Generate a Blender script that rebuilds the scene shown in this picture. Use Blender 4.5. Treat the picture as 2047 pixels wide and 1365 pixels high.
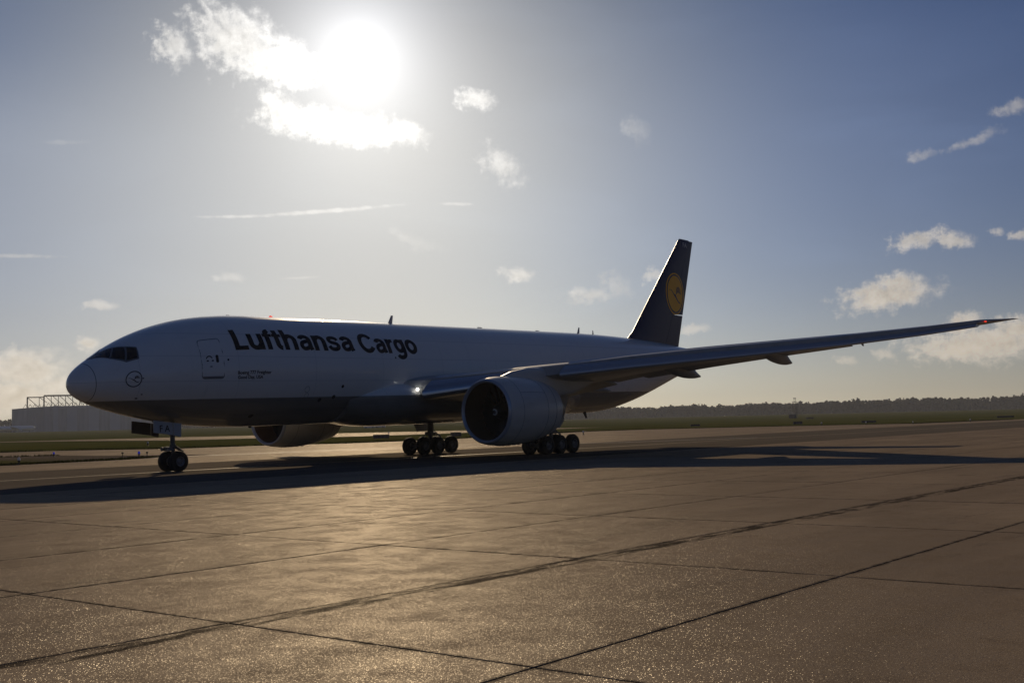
import bpy, bmesh, math, random
import numpy as np
from mathutils import Matrix, Vector
random.seed(7); rng = np.random.default_rng(7)
sc = bpy.context.scene
for o in list(bpy.data.objects): bpy.data.objects.remove(o)
col = sc.collection
PI = math.pi
# ------------------------------------------------------------------ camera
CAM = Vector((-30.3973, -51.8584, 2.2079)); PITCH, ROLL, YAW = 0.0696, 0.0231, -0.8981; FPX = 2297.48
cam = bpy.data.cameras.new('camera'); camo = bpy.data.objects.new('camera', cam); col.objects.link(camo)
Rm = Matrix.Rotation(YAW, 3, 'Z') @ Matrix.Rotation(PITCH, 3, 'X') @ Matrix.Rotation(ROLL, 3, 'Y')
m4 = Matrix.Identity(4)
for r in range(3):
    m4[r][0] = Rm[r][0]; m4[r][1] = Rm[r][2]; m4[r][2] = -Rm[r][1]; m4[r][3] = CAM[r]
camo.matrix_world = m4
cam.sensor_fit = 'HORIZONTAL'; cam.sensor_width = 36.0; cam.lens = FPX/2047*36.0
cam.clip_start = 0.1; cam.clip_end = 20000
sc.camera = camo
# ------------------------------------------------------------------ light and exposure
SUN_EL, SUN_AZ = math.radians(18.0), math.radians(44.07)      # azimuth from +Y towards +X
sun_dir = Vector((math.sin(SUN_AZ)*math.cos(SUN_EL), math.cos(SUN_AZ)*math.cos(SUN_EL), math.sin(SUN_EL)))
SKY = 0.05
sl = bpy.data.lights.new('sun', 'SUN'); sl.energy = 5.0; sl.angle = math.radians(0.5); sl.color = (1.0, 0.77, 0.50)
so = bpy.data.objects.new('sun', sl); col.objects.link(so); so.rotation_euler = sun_dir.to_track_quat('Z', 'Y').to_euler()
vs = sc.view_settings; vs.view_transform = 'Standard'; vs.look = 'None'; vs.exposure = -0.95; vs.gamma = 1.0; vs.use_curve_mapping = False
sc.cycles.use_denoising = True
sc.cycles.max_bounces = 6; sc.cycles.volume_bounces = 0; sc.cycles.transparent_max_bounces = 8
sc.cycles.caustics_reflective = False; sc.cycles.caustics_refractive = False
# ------------------------------------------------------------------ sky (world): clear air, veil around the sun, cumulus and cirrus, all in sky directions
w = bpy.data.worlds.new('World'); sc.world = w; w.use_nodes = True
nt = w.node_tree; nt.nodes.clear(); N = nt.nodes; L = nt.links
def nd(t, **k):
    n = N.new(t)
    for a, b in k.items(): setattr(n, a, b)
    return n
def mth(op, a, b=None, c=None, clamp=False):
    n = nd('ShaderNodeMath', operation=op); n.use_clamp = clamp
    for i, v in enumerate((a, b, c)):
        if v is None: continue
        if isinstance(v, (int, float)): n.inputs[i].default_value = v
        else: L.new(v, n.inputs[i])
    return n.outputs[0]
def vmth(op, a, b=None, out=0):
    n = nd('ShaderNodeVectorMath', operation=op)
    for i, v in enumerate((a, b)):
        if v is None: continue
        if isinstance(v, (tuple, Vector)): n.inputs[i].default_value = v
        else: L.new(v, n.inputs[i])
    return n.outputs[out]
def smooth(v, a, b, c, d):
    n = nd('ShaderNodeMapRange', interpolation_type='SMOOTHSTEP')
    L.new(v, n.inputs[0])
    for i, q in enumerate((a, b, c, d)):
        if isinstance(q, (int, float)): n.inputs[i+1].default_value = q
        else: L.new(q, n.inputs[i+1])
    return n.outputs[0]
def wmix(f, a, b, blend='MIX'):
    n = nd('ShaderNodeMix', data_type='RGBA', blend_type=blend)
    for s, v in ((0, f), (6, a), (7, b)):
        if isinstance(v, (int, float)): n.inputs[s].default_value = v
        elif isinstance(v, tuple): n.inputs[s].default_value = v + (1,)
        else: L.new(v, n.inputs[s])
    return n.outputs[2]
tc = nd('ShaderNodeTexCoord'); D = tc.outputs['Generated']
sky = nd('ShaderNodeTexSky', sky_type='NISHITA'); sky.sun_disc = False
sky.sun_elevation = SUN_EL; sky.sun_rotation = SUN_AZ
sky.altitude = 100; sky.air_density = 1.0; sky.dust_density = 0.8; sky.ozone_density = 5.0
L.new(D, sky.inputs[0])
sep = nd('ShaderNodeSeparateXYZ'); L.new(D, sep.inputs[0])
AZ = mth('MULTIPLY', mth('ARCTAN2', sep.outputs[0], sep.outputs[1]), 180/PI)
EL = mth('MULTIPLY', mth('ARCSINE', sep.outputs[2]), 180/PI)
cosang = vmth('DOT_PRODUCT', D, tuple(sun_dir), 1)
ang = mth('MULTIPLY', mth('ARCCOSINE', mth('MINIMUM', cosang, 0.999999)), 180/PI)
azel = nd('ShaderNodeCombineXYZ'); L.new(AZ, azel.inputs[0]); L.new(EL, azel.inputs[1])
def noise(scale, detail, rough, vec, colour=False, dist=0.0):
    n = nd('ShaderNodeTexNoise'); n.inputs['Scale'].default_value = scale; n.inputs['Detail'].default_value = detail
    n.inputs['Roughness'].default_value = rough; n.inputs['Distortion'].default_value = dist; L.new(vec, n.inputs['Vector'])
    return n.outputs['Color' if colour else 'Fac']
# warped sky coordinates so that cloud edges curl
warp = vmth('MULTIPLY', vmth('SUBTRACT', noise(0.8, 4, 0.6, azel.outputs[0], True), (0.5, 0.5, 0.5)), (1.5, 0.9, 0.0))
wz = vmth('ADD', azel.outputs[0], warp)
fb = noise(1.6, 7, 0.64, azel.outputs[0]); fbc = mth('SUBTRACT', fb, 0.5)
CLOUDS = [(38.21,18.39,2.32,1.34,-22.6,1.0,0.55),(40.1,17.5,1.55,1.1,-13.3,1.0,0.5),(35.0,17.98,0.75,0.94,38.6,0.75,0.7),(40.13,15.21,1.1,0.86,-28.5,0.9,0.6),(43.0,14.55,3.4,0.72,-4.7,1.0,0.5),
 (45.81,14.42,1.51,0.5,-10.1,0.9,0.6),(49.75,15.88,0.91,0.43,-0.9,0.7,0.7),(51.19,12.6,1.06,0.66,-36.3,0.5,0.8),(57.97,14.13,0.65,0.5,-42.9,0.22,0.9),(51.87,7.25,0.75,0.33,-1.4,0.65,0.7),
 (55.38,6.14,1.0,0.3,-1.8,0.45,0.8),(56.81,6.64,0.75,0.55,-32.0,0.25,0.9),(58.51,7.07,0.64,0.3,-2.2,0.55,0.7),(60.51,4.33,0.63,0.22,-2.0,0.5,0.7),(71.09,8.02,1.11,0.38,7.7,0.75,0.65),
 (72.64,8.0,0.83,0.41,-16.5,0.75,0.65),(74.5,8.12,0.36,0.15,-4.8,0.5,0.7),(75.66,8.02,0.42,0.19,-5.0,0.6,0.7),(69.7,5.57,2.23,0.67,4.7,0.95,0.5),(70.28,6.01,1.12,0.58,-3.5,0.9,0.5),
 (73.66,3.02,3.14,0.75,0.3,0.9,0.55),(72.95,3.98,0.86,0.47,-3.0,0.9,0.5),(75.38,3.62,1.24,0.62,-3.1,0.9,0.5),(70.82,3.15,0.66,0.27,-2.5,0.5,0.7),(69.35,2.85,0.56,0.23,-2.3,0.45,0.7),
 (71.56,11.93,0.71,0.2,4.3,0.35,0.9),(73.9,12.47,1.18,0.26,18.5,0.38,0.9),(75.68,13.71,0.84,0.3,7.6,0.42,0.9),(28.44,2.87,1.61,0.86,-0.3,0.85,0.5),(28.03,1.73,1.92,0.75,-0.7,0.9,0.5),
 (31.14,4.02,0.57,0.31,0.1,0.85,0.6),(29.73,2.17,1.3,0.54,-0.6,0.7,0.6),(28.65,3.56,1.29,0.34,0.0,0.6,0.7),(31.8,5.83,0.58,0.2,0.6,0.5,0.7),(37.66,7.32,0.52,0.21,0.4,0.28,0.8),
 (46.72,9.1,1.25,0.35,-20.7,0.15,0.9),(30.12,13.36,0.89,0.11,3.6,0.12,0.9),(67.63,2.56,0.46,0.16,-2.1,0.4,0.7),(28.2,8.09,1.5,0.09,0.9,0.3,0.6),(42.03,10.51,3.46,0.1,4.6,0.42,0.5),
 (38.16,10.22,1.92,0.07,1.9,0.35,0.5),(48.89,10.85,0.81,0.08,-1.9,0.3,0.5),(41.02,7.28,0.78,0.06,2.9,0.2,0.5),
 # the same sort of sky beyond the frame
 (12.0,6.0,2.5,0.8,2,0.85,0.5),(5.0,12.0,2.2,0.9,-8,0.7,0.6),(86.0,5.0,3.0,0.8,0,0.9,0.5),(92.0,11.0,1.8,0.6,5,0.6,0.7),(110.0,7.0,3.2,1.0,0,0.85,0.5),(-20.0,5.0,3.5,1.0,0,0.85,0.5),(60.0,26.0,2.0,0.8,-10,0.5,0.7),(30.0,28.0,2.4,1.0,10,0.7,0.6)]
fbs = {False: mth('MULTIPLY_ADD', fbc, 2.0, 1.22), True: mth('MULTIPLY_ADD', fbc, 2.8, 1.25)}
acc = None
for (a, e, hw, hh, t, dens, rag) in CLOUDS:
    thin = hh < 0.12
    mp = nd('ShaderNodeMapping', vector_type='TEXTURE')
    L.new(azel.outputs[0] if thin else wz, mp.inputs[0])
    mp.inputs['Location'].default_value = (a, e, 0); mp.inputs['Rotation'].default_value = (0, 0, math.radians(t)); mp.inputs['Scale'].default_value = (hw, hh, 1)
    ln = vmth('LENGTH', mp.outputs[0], None, 1)
    f = mth('SUBTRACT', fbs[rag > 0.62], ln)
    d = smooth(f, -0.22, 0.62 + 0.6*rag, 0.0, dens)
    acc = d if acc is None else mth('MAXIMUM', acc, d)
# thin high veil: wide, faint, drawn out along the horizon
vm = nd('ShaderNodeMapping'); vm.inputs['Scale'].default_value = (0.3, 1.0, 1); L.new(azel.outputs[0], vm.inputs[0])
veil = smooth(noise(0.22, 4, 0.55, vm.outputs[0], dist=0.6), 0.42, 0.75, 0.0, 0.28)
# light scattered forward by the veil and thin cloud round the sun
def ex(v, k): return mth('POWER', 2.718, mth('DIVIDE', v, -k))
core_g = mth('MULTIPLY', ex(ang, 2.4), 50.0)
glow = mth('ADD', 0.0, mth('MULTIPLY', mth('MULTIPLY', ex(ang, 12.0), 29.5), smooth(EL, 9.0, 24.0, 1.0, 0.2)))
low = mth('MULTIPLY', ex(mth('MAXIMUM', EL, 0.0), 3.6), mth('MULTIPLY_ADD', ex(ang, 28.0), 36.0, 5.5))
cb_l = mth('ADD', mth('MULTIPLY', mth('POWER', 2.718, mth('DIVIDE', ang, -7.0)), 38.0), 22.5)
fb2 = noise(1.7, 4, 0.66, vmth('ADD', azel.outputs[0], (0.10, 0.30, 0.0)))
lit = mth('SUBTRACT', fb, fb2)
core = smooth(acc, 0.55, 1.0, 1.06, 0.84)
ccol = wmix(smooth(ang, 3.0, 40.0, 0.0, 1.0), (1.0, 0.98, 0.95), (1.0, 0.91, 0.82))
ccol = vmth('SCALE', ccol); N[-1].name
sn = N[-1]; L.new(mth('MULTIPLY', mth('MULTIPLY', cb_l, core), mth('MULTIPLY_ADD', lit, 0.85, 1.0)), sn.inputs['Scale'])
base = wmix(1.0, sky.outputs[0], wmix(smooth(ang, 4.0, 25.0, 0.0, 1.0), (1.0, 0.97, 0.93), (0.66, 0.91, 1.36)), 'MULTIPLY')
vcol = wmix(1.0, base, (0.95, 0.98, 1.0), 'MULTIPLY')
vl = nd('ShaderNodeVectorMath', operation='SCALE'); L.new(vcol, vl.inputs[0]); vl.inputs['Scale'].default_value = 1.15
vadd = vmth('ADD', vl.outputs[0], (1.8, 2.0, 2.4))
sm = nd('ShaderNodeMapping', vector_type='TEXTURE'); L.new(vmth('ADD', azel.outputs[0], vmth('SCALE', warp)), sm.inputs[0]); N[-2].inputs['Scale'].default_value = 1.4
sm.inputs['Location'].default_value = (31, 7.5, 0); sm.inputs['Scale'].default_value = (20, 9.5, 1)
sheet_d = smooth(vmth('LENGTH', sm.outputs[0], None, 1), 0.55, 1.12, 0.36, 0.0)
s1 = wmix(sheet_d, wmix(veil, base, vadd), (12.5, 13.8, 16.2))
s2 = wmix(acc, s1, sn.outputs[0])
gs = nd('ShaderNodeVectorMath', operation='SCALE'); gs.inputs[0].default_value = (1.0, 0.96, 0.85); L.new(glow, gs.inputs['Scale'])
ls = nd('ShaderNodeVectorMath', operation='SCALE'); ls.inputs[0].default_value = (1.0, 0.75, 0.38); L.new(low, ls.inputs['Scale'])
cs_ = nd('ShaderNodeVectorMath', operation='SCALE'); cs_.inputs[0].default_value = (1.0, 1.0, 1.02); L.new(core_g, cs_.inputs['Scale'])
fin = vmth('ADD', vmth('ADD', vmth('ADD', s2, gs.outputs[0]), ls.outputs[0]), cs_.outputs[0])
bg = nd('ShaderNodeBackground'); fsc = nd('ShaderNodeVectorMath', operation='SCALE'); L.new(fin, fsc.inputs[0]); fsc.inputs['Scale'].default_value = 0.80; L.new(fsc.outputs[0], bg.inputs[0]); bg.inputs[1].default_value = SKY
wo = nd('ShaderNodeOutputWorld'); L.new(bg.outputs[0], wo.inputs[0])
w.cycles.sampling_method = 'MANUAL'; w.cycles.sample_map_resolution = 1024
# ------------------------------------------------------------------ helpers
def obj(name, me, mat=None, parent=None, loc=(0, 0, 0), smooth=False):
    o = bpy.data.objects.new(name, me); col.objects.link(o); o.location = loc
    if parent is not None: o.parent = parent
    if mat is not None and not me.materials: me.materials.append(mat)
    if smooth:
        for pl in me.polygons: pl.use_smooth = True
    return o
def mk(name, v, f, mat=None, parent=None, smooth=False, loc=(0, 0, 0)):
    me = bpy.data.meshes.new(name); me.from_pydata([tuple(map(float, q)) for q in v], [], [tuple(map(int, q)) for q in f]); me.validate(); me.update()
    return obj(name, me, mat, parent, loc, smooth)
def empty(name, loc=(0, 0, 0)):
    o = bpy.data.objects.new(name, None); col.objects.link(o); o.location = loc; return o
def tag(o, label=None, cat=None, group=None, kind=None):
    for k, v in (('label', label), ('category', cat), ('group', group), ('kind', kind)):
        if v: o[k] = v
    return o
def grid_faces(n, m, closed=False):
    f = []
    for i in range(n-1):
        for j in range(m if closed else m-1):
            a, b = i*m+j, i*m+(j+1) % m
            f.append((a, b, b+m, a+m))
    return f
class MB:
    def __init__(s): s.v = []; s.f = []
    def add(s, v, f):
        k = len(s.v); s.v += [tuple(map(float, q)) for q in v]; s.f += [tuple(k+i for i in q) for q in f]; return s
    def box(s, a, b):
        x0, y0, z0 = a; x1, y1, z1 = b
        return s.add([(x0,y0,z0),(x1,y0,z0),(x1,y1,z0),(x0,y1,z0),(x0,y0,z1),(x1,y0,z1),(x1,y1,z1),(x0,y1,z1)],
                     [(0,3,2,1),(4,5,6,7),(0,1,5,4),(1,2,6,5),(2,3,7,6),(3,0,4,7)])
    def tube(s, p, q, r0, r1=None, n=12, caps=True):
        p, q = Vector(p), Vector(q); r1 = r0 if r1 is None else r1
        d = (q-p).normalized(); a = d.orthogonal().normalized(); b = d.cross(a)
        v = [p+(a*math.cos(2*PI*i/n)+b*math.sin(2*PI*i/n))*r0 for i in range(n)]+[q+(a*math.cos(2*PI*i/n)+b*math.sin(2*PI*i/n))*r1 for i in range(n)]
        f = [(i, (i+1) % n, n+(i+1) % n, n+i) for i in range(n)]
        if caps: f += [tuple(range(n-1, -1, -1)), tuple(range(n, 2*n))]
        return s.add(v, f)
    def lathe(s, prof, c, axis='x', n=48):
        c = Vector(c); v = []
        for (a, r) in prof:
            for i in range(n):
                t = 2*PI*i/n; e = (r*math.cos(t), r*math.sin(t))
                v.append(c+Vector((a, e[0], e[1]) if axis == 'x' else ((e[0], a, e[1]) if axis == 'y' else (e[0], e[1], a))))
        return s.add(v, grid_faces(len(prof), n, True))
    def build(s, name, mat, parent=None, smooth=False, loc=(0, 0, 0)):
        return mk(name, s.v, s.f, mat, parent, smooth, loc)
def sharp(o, deg=35):
    bm = bmesh.new(); bm.from_mesh(o.data)
    bmesh.ops.recalc_face_normals(bm, faces=bm.faces)
    for e in bm.edges:
        if len(e.link_faces) == 2 and e.calc_face_angle(0) > math.radians(deg): e.smooth = False
    for fc in bm.faces: fc.smooth = True
    bm.to_mesh(o.data); bm.free(); return o
# ---- materials
def mat(name, base, rough=0.5, metal=0.0, spec=0.5, coat=0.0, build=None, emit=None, es=0.0):
    m = bpy.data.materials.new(name); m.use_nodes = True; t = m.node_tree; b = t.nodes['Principled BSDF']
    b.inputs['Base Color'].default_value = (*base, 1); b.inputs['Roughness'].default_value = rough; b.inputs['Metallic'].default_value = metal
    b.inputs['Specular IOR Level'].default_value = spec; b.inputs['Coat Weight'].default_value = coat; b.inputs['Coat Roughness'].default_value = 0.08
    if emit: b.inputs['Emission Color'].default_value = (*emit, 1); b.inputs['Emission Strength'].default_value = es; m.cycles.emission_sampling = 'NONE'
    if build: build(t, b)
    return m
class G:
    """small node shorthand"""
    def __init__(s, t): s.t = t
    def n(s, ty, **k):
        x = s.t.nodes.new(ty)
        for a, b in k.items(): setattr(x, a, b)
        return x
    def set(s, sock, v):
        if hasattr(v, 'is_output') or hasattr(v, 'links'): s.t.links.new(v, sock)
        elif isinstance(v, tuple) and len(v) == 3 and sock.type == 'RGBA': sock.default_value = (*v, 1)
        else: sock.default_value = v
    def math(s, op, a, b=0.0, c=0.0):
        x = s.n('ShaderNodeMath', operation=op)
        for i, v in enumerate((a, b, c)): s.set(x.inputs[i], v)
        return x.outputs[0]
    def noise(s, vec, scale, detail=4, rough=0.55, dist=0.0, col=False):
        x = s.n('ShaderNodeTexNoise'); s.set(x.inputs['Vector'], vec); x.inputs['Scale'].default_value = scale; x.inputs['Detail'].default_value = detail
        x.inputs['Roughness'].default_value = rough; x.inputs['Distortion'].default_value = dist; return x.outputs['Color' if col else 'Fac']
    def mapping(s, vec, scale=(1, 1, 1), loc=(0, 0, 0), rot=(0, 0, 0)):
        x = s.n('ShaderNodeMapping'); s.set(x.inputs[0], vec); x.inputs['Scale'].default_value = scale; x.inputs['Location'].default_value = loc; x.inputs['Rotation'].default_value = rot; return x.outputs[0]
    def ramp(s, v, a, b, c=0.0, d=1.0, smooth=True):
        x = s.n('ShaderNodeMapRange', interpolation_type='SMOOTHSTEP' if smooth else 'LINEAR'); s.set(x.inputs[0], v)
        for i, q in enumerate((a, b, c, d)): x.inputs[i+1].default_value = q
        return x.outputs[0]
    def mix(s, f, a, b, blend='MIX'):
        x = s.n('ShaderNodeMix', data_type='RGBA', blend_type=blend); s.set(x.inputs[0], f); s.set(x.inputs[6], a); s.set(x.inputs[7], b); return x.outputs[2]
    def pos(s): return s.n('ShaderNodeNewGeometry').outputs['Position']
    def objc(s): return s.n('ShaderNodeTexCoord').outputs['Object']
    def xyz(s, v): x = s.n('ShaderNodeSeparateXYZ'); s.set(x.inputs[0], v); return x.outputs
    def bump(s, h, strength, dist, b, chain=None):
        x = s.n('ShaderNodeBump'); x.inputs['Strength'].default_value = strength; x.inputs['Distance'].default_value = dist; s.set(x.inputs['Height'], h)
        if chain is not None: s.set(x.inputs['Normal'], chain)
        s.set(b.inputs['Normal'], x.outputs[0]); return x.outputs[0]
    def link(s, a, b): s.t.links.new(a, b)
# ------------------------------------------------------------------ ground, taxiway, apron
def polar(az, dist, z=0.0):
    a = math.radians(az); return Vector((CAM.x+math.sin(a)*dist, CAM.y+math.cos(a)*dist, z))
def terrain(d):                      # the field climbs a little towards the wood
    t = min(max((d-260.0)/1100.0, 0), 1); return 3.2*t*t*(3-2*t)
def grass_nodes(t, b):
    g = G(t); P = g.pos()
    big = g.noise(P, 0.02, 5, 0.6); mid = g.noise(g.mapping(P, (0.25, 0.25, 1)), 1.0, 6, 0.65); fine = g.noise(P, 6.0, 4, 0.7)
    c = g.mix(g.ramp(big, 0.35, 0.65), (0.060, 0.072, 0.008), (0.090, 0.088, 0.014))
    c = g.mix(g.ramp(mid, 0.45, 0.7), c, (0.095, 0.088, 0.026)); c = g.mix(g.ramp(fine, 0.5, 0.75, 0, 0.7), c, (0.030, 0.038, 0.008))
    g.set(b.inputs['Base Color'], c); g.bump(fine, 1.0, 0.12, b)
M_grass = mat('grass', (0.06, 0.07, 0.02), 1.0, spec=0.0, build=grass_nodes)
GX0, GDX, GY0, GDY = -28.95, 6.87, -54.2, 4.4
def dull(t, b, gloss, tint, rough):
    """swap the Principled shader for a matt one with a little sheen"""
    g = G(t); d = g.n('ShaderNodeBsdfDiffuse'); d.inputs['Roughness'].default_value = 0.0; q = g.n('ShaderNodeBsdfGlossy'); q.inputs['Color'].default_value = (*tint, 1)
    for sk in ('Base Color', 'Normal', 'Roughness'):
        for l in list(b.inputs[sk].links):
            if sk == 'Base Color': g.link(l.from_socket, d.inputs['Color'])
            elif sk == 'Normal': g.link(l.from_socket, d.inputs['Normal']); g.link(l.from_socket, q.inputs['Normal'])
            else: g.link(l.from_socket, q.inputs['Roughness'])
    mx = g.n('ShaderNodeMixShader'); g.set(mx.inputs[0], gloss); g.link(d.outputs[0], mx.inputs[1]); g.link(q.outputs[0], mx.inputs[2])
    g.link(mx.outputs[0], t.nodes['Material Output'].inputs['Surface']); t.nodes.remove(b)
def asphalt_nodes(t, b):
    g = G(t); P = g.pos()
    st = g.noise(g.mapping(P, (0.03, 0.6, 1)), 1.0, 5, 0.6); fine = g.noise(P, 45.0, 3, 0.7); bl = g.noise(P, 0.25, 5, 0.6)
    c = g.mix(g.ramp(st, 0.3, 0.7), (0.085, 0.074, 0.062), (0.125, 0.107, 0.088)); c = g.mix(g.ramp(bl, 0.5, 0.8, 0, 0.5), c, (0.065, 0.057, 0.048))
    c = g.mix(g.ramp(fine, 0.55, 0.8, 0, 0.35), c, (0.17, 0.145, 0.12))
    g.set(b.inputs['Base Color'], c); g.set(b.inputs['Roughness'], g.ramp(st, 0.2, 0.8, 0.78, 0.9)); g.bump(fine, 0.7, 0.008, b); dull(t, b, 0.03, (1.0, 0.9, 0.75), 0.6)
M_asphalt = mat('asphalt', (0.06, 0.06, 0.06), 0.7, spec=0.2, build=asphalt_nodes)
def concrete(name, near):
    def nodes(t, b):
        g = G(t); P = g.pos(); X = g.xyz(P)
        rnd = g.n('ShaderNodeObjectInfo').outputs['Random']
        big = g.noise(g.mapping(P, (0.10, 0.35, 1)), 1.0, 6, 0.62, 0.4); med = g.noise(P, 1.3, 6, 0.65); fine = g.noise(P, 38.0, 3, 0.75); grit = g.noise(P, 120.0, 2, 0.8)
        c = g.mix(g.ramp(big, 0.35, 0.68), (0.215, 0.162, 0.107), (0.305, 0.233, 0.156))
        c = g.mix(g.ramp(med, 0.52, 0.78, 0, 0.55), c, (0.155, 0.115, 0.078)); c = g.mix(g.ramp(fine, 0.52, 0.76, 0, 0.6), c, (0.13, 0.095, 0.063))
        c = g.mix(g.ramp(g.noise(g.mapping(P, (0.22, 0.55, 1), (3, 8, 0)), 1.0, 7, 0.7, 0.8), 0.54, 0.70, 0, 0.75), c, (0.105, 0.078, 0.054))
        if near:
            c = g.mix(g.math('MULTIPLY', rnd, 0.5), c, (0.16, 0.12, 0.082))
            cv = g.n('ShaderNodeTexVoronoi', feature='DISTANCE_TO_EDGE'); g.set(cv.inputs['Vector'], g.mapping(g.n('ShaderNodeVectorMath', operation='ADD').outputs[0], (1, 1, 1))); cv.inputs['Scale'].default_value = 0.16
            wv = cv.inputs['Vector'].links[0].from_node.inputs[0].links[0].from_node; g.link(P, wv.inputs[0]); g.link(g.noise(P, 0.7, 6, 0.7, 0, True), wv.inputs[1])
            crack = g.math('MULTIPLY', g.ramp(cv.outputs['Distance'], 0.0, 0.0022, 0.75, 0.0), g.ramp(g.noise(P, 0.13, 3, 0.5), 0.52, 0.62))
            c = g.mix(crack, c, (0.05, 0.04, 0.03))
            ov = g.n('ShaderNodeTexVoronoi'); g.set(ov.inputs['Vector'], P); ov.inputs['Scale'].default_value = 0.9; oc = g.xyz(ov.outputs['Color'])
            oil = g.math('MULTIPLY', g.ramp(g.math('SUBTRACT', ov.outputs['Distance'], g.math('MULTIPLY', g.noise(P, 6.0, 4, 0.7), 0.10)), 0.0, 0.09, 0.65, 0.0), g.math('GREATER_THAN', oc[0], 0.80))
            c = g.mix(oil, c, (0.05, 0.04, 0.032))
            # sealant and grime along the joints
            jn = g.noise(P, 3.0, 5, 0.7); matt = None
            for ax, o_, st_ in ((0, GX0, GDX), (1, GY0, GDY)):
                dj = g.math('MULTIPLY', g.math('ABSOLUTE', g.math('SUBTRACT', g.math('FRACT', g.math('MULTIPLY_ADD', X[ax], 1.0/st_, 0.5-o_/st_)), 0.5)), st_)
                jm = g.math('MULTIPLY', g.ramp(g.math('SUBTRACT', dj, g.math('MULTIPLY', jn, 0.09)), -0.02, 0.050, 0.75, 0.0), g.ramp(jn, 0.36, 0.60)); c = g.mix(jm, c, (0.035, 0.028, 0.022)); matt = jm if matt is None else g.math('MAXIMUM', matt, jm)
            # tarred repair along one seam
            wob = g.math('MULTIPLY_ADD', g.noise(g.mapping(P, (0.5, 0.5, 1)), 1.0, 4, 0.7), 0.34, -0.17)
            yy = g.math('ADD', X[1], wob)
            band = g.math('MULTIPLY', g.ramp(yy, -41.46, -41.36), g.math('SUBTRACT', 1.0, g.ramp(X[1], -41.02, -40.99)))
            band = g.math('MULTIPLY', band, g.ramp(g.noise(g.mapping(P, (0.9, 3.5, 1)), 1.0, 7, 0.7), 0.40, 0.58, 0.0, 0.95))
            c = g.mix(band, c, (0.030, 0.025, 0.021)); matt = g.math('MAXIMUM', matt, band)
        c = g.mix(g.ramp(grit, 0.52, 0.72, 0, 0.55), c, (0.48, 0.38, 0.27))
        g.set(b.inputs['Base Color'], c)
        # exposed grit: a few tilted, polished grains that catch the sun
        vo = g.n('ShaderNodeTexVoronoi'); g.set(vo.inputs['Vector'], P); vo.inputs['Scale'].default_value = 150.0
        cs = g.xyz(vo.outputs['Color']); grain = g.math('GREATER_THAN', cs[2], 0.86)
        n1 = g.bump(fine, 0.55, 0.006, b)
        tilt = g.n('ShaderNodeCombineXYZ')
        g.set(tilt.inputs[0], g.math('MULTIPLY', g.math('SUBTRACT', cs[0], 0.5), g.math('MULTIPLY', grain, 0.9))); g.set(tilt.inputs[1], g.math('MULTIPLY', g.math('SUBTRACT', cs[1], 0.5), g.math('MULTIPLY', grain, 0.9)))
        va = g.n('ShaderNodeVectorMath', operation='ADD'); g.link(n1, va.inputs[0]); g.link(tilt.outputs[0], va.inputs[1])
        vn = g.n('ShaderNodeVectorMath', operation='NORMALIZE'); g.link(va.outputs[0], vn.inputs[0]); g.set(b.inputs['Normal'], vn.outputs[0])
        g.set(b.inputs['Roughness'], g.math('MULTIPLY_ADD', grain, -0.22, g.ramp(med, 0.3, 0.75, 0.56, 0.70)))
        sheen = g.math('MULTIPLY_ADD', grain, 0.075, g.ramp(med, 0.35, 0.7, 0.048, 0.030))
        if near: sheen = g.math('MULTIPLY', sheen, g.math('SUBTRACT', 1.0, g.math('MULTIPLY', matt, 0.85)))
        dull(t, b, sheen, (1.0, 0.94, 0.84), 0.6)
    return mat(name, (0.35, 0.3, 0.25), 0.5, spec=0.13, build=nodes)
M_slab = concrete('apron_concrete', True); M_conc = concrete('pavement_concrete', False)
M_joint = mat('joint_filler', (0.02, 0.018, 0.015), 0.9, spec=0.1)
M_yellow = mat('yellow_marking', (0.55, 0.42, 0.12), 0.55, build=lambda t, b: (lambda g: g.set(b.inputs['Base Color'], g.mix(g.ramp(g.noise(g.pos(), 2.2, 6, 0.7), 0.42, 0.66), (0.55, 0.42, 0.14), (0.22, 0.19, 0.14))))(G(t)))
M_white = mat('white_marking', (0.7, 0.68, 0.62), 0.6, build=lambda t, b: (lambda g: g.set(b.inputs['Base Color'], g.mix(g.ramp(g.noise(g.pos(), 1.6, 6, 0.7), 0.42, 0.66), (0.72, 0.7, 0.64), (0.4, 0.36, 0.3))))(G(t)))
# field: rings round the camera, with a rise far out
rings = [0, 30, 60, 100, 150, 200, 260, 330, 420, 540, 700, 900, 1150, 1400, 1700, 2100, 2600, 3400, 5000, 9000]
NV = 96; gv = [(CAM.x, CAM.y, -0.05)]; gf = []
for r in rings[1:]:
    for i in range(NV):
        p = polar(360*i/NV, r); gv.append((p.x, p.y, -0.05+terrain(r)))
for i in range(NV): gf.append((0, 1+(i+1) % NV, 1+i))
for k in range(len(rings)-2):
    for i in range(NV):
        a, b = 1+k*NV+i, 1+k*NV+(i+1) % NV; gf.append((a, b, b+NV, a+NV))
tag(mk('grass_field', gv, gf, M_grass, smooth=True), kind='structure')
def sheet(name, pts, z, m, sub=None):
    """flat polygon laid on the field; sub = list of cross strips"""
    return tag(mk(name, [(x, y, z) for x, y in pts], [tuple(range(len(pts)))], m), kind='structure')
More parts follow.
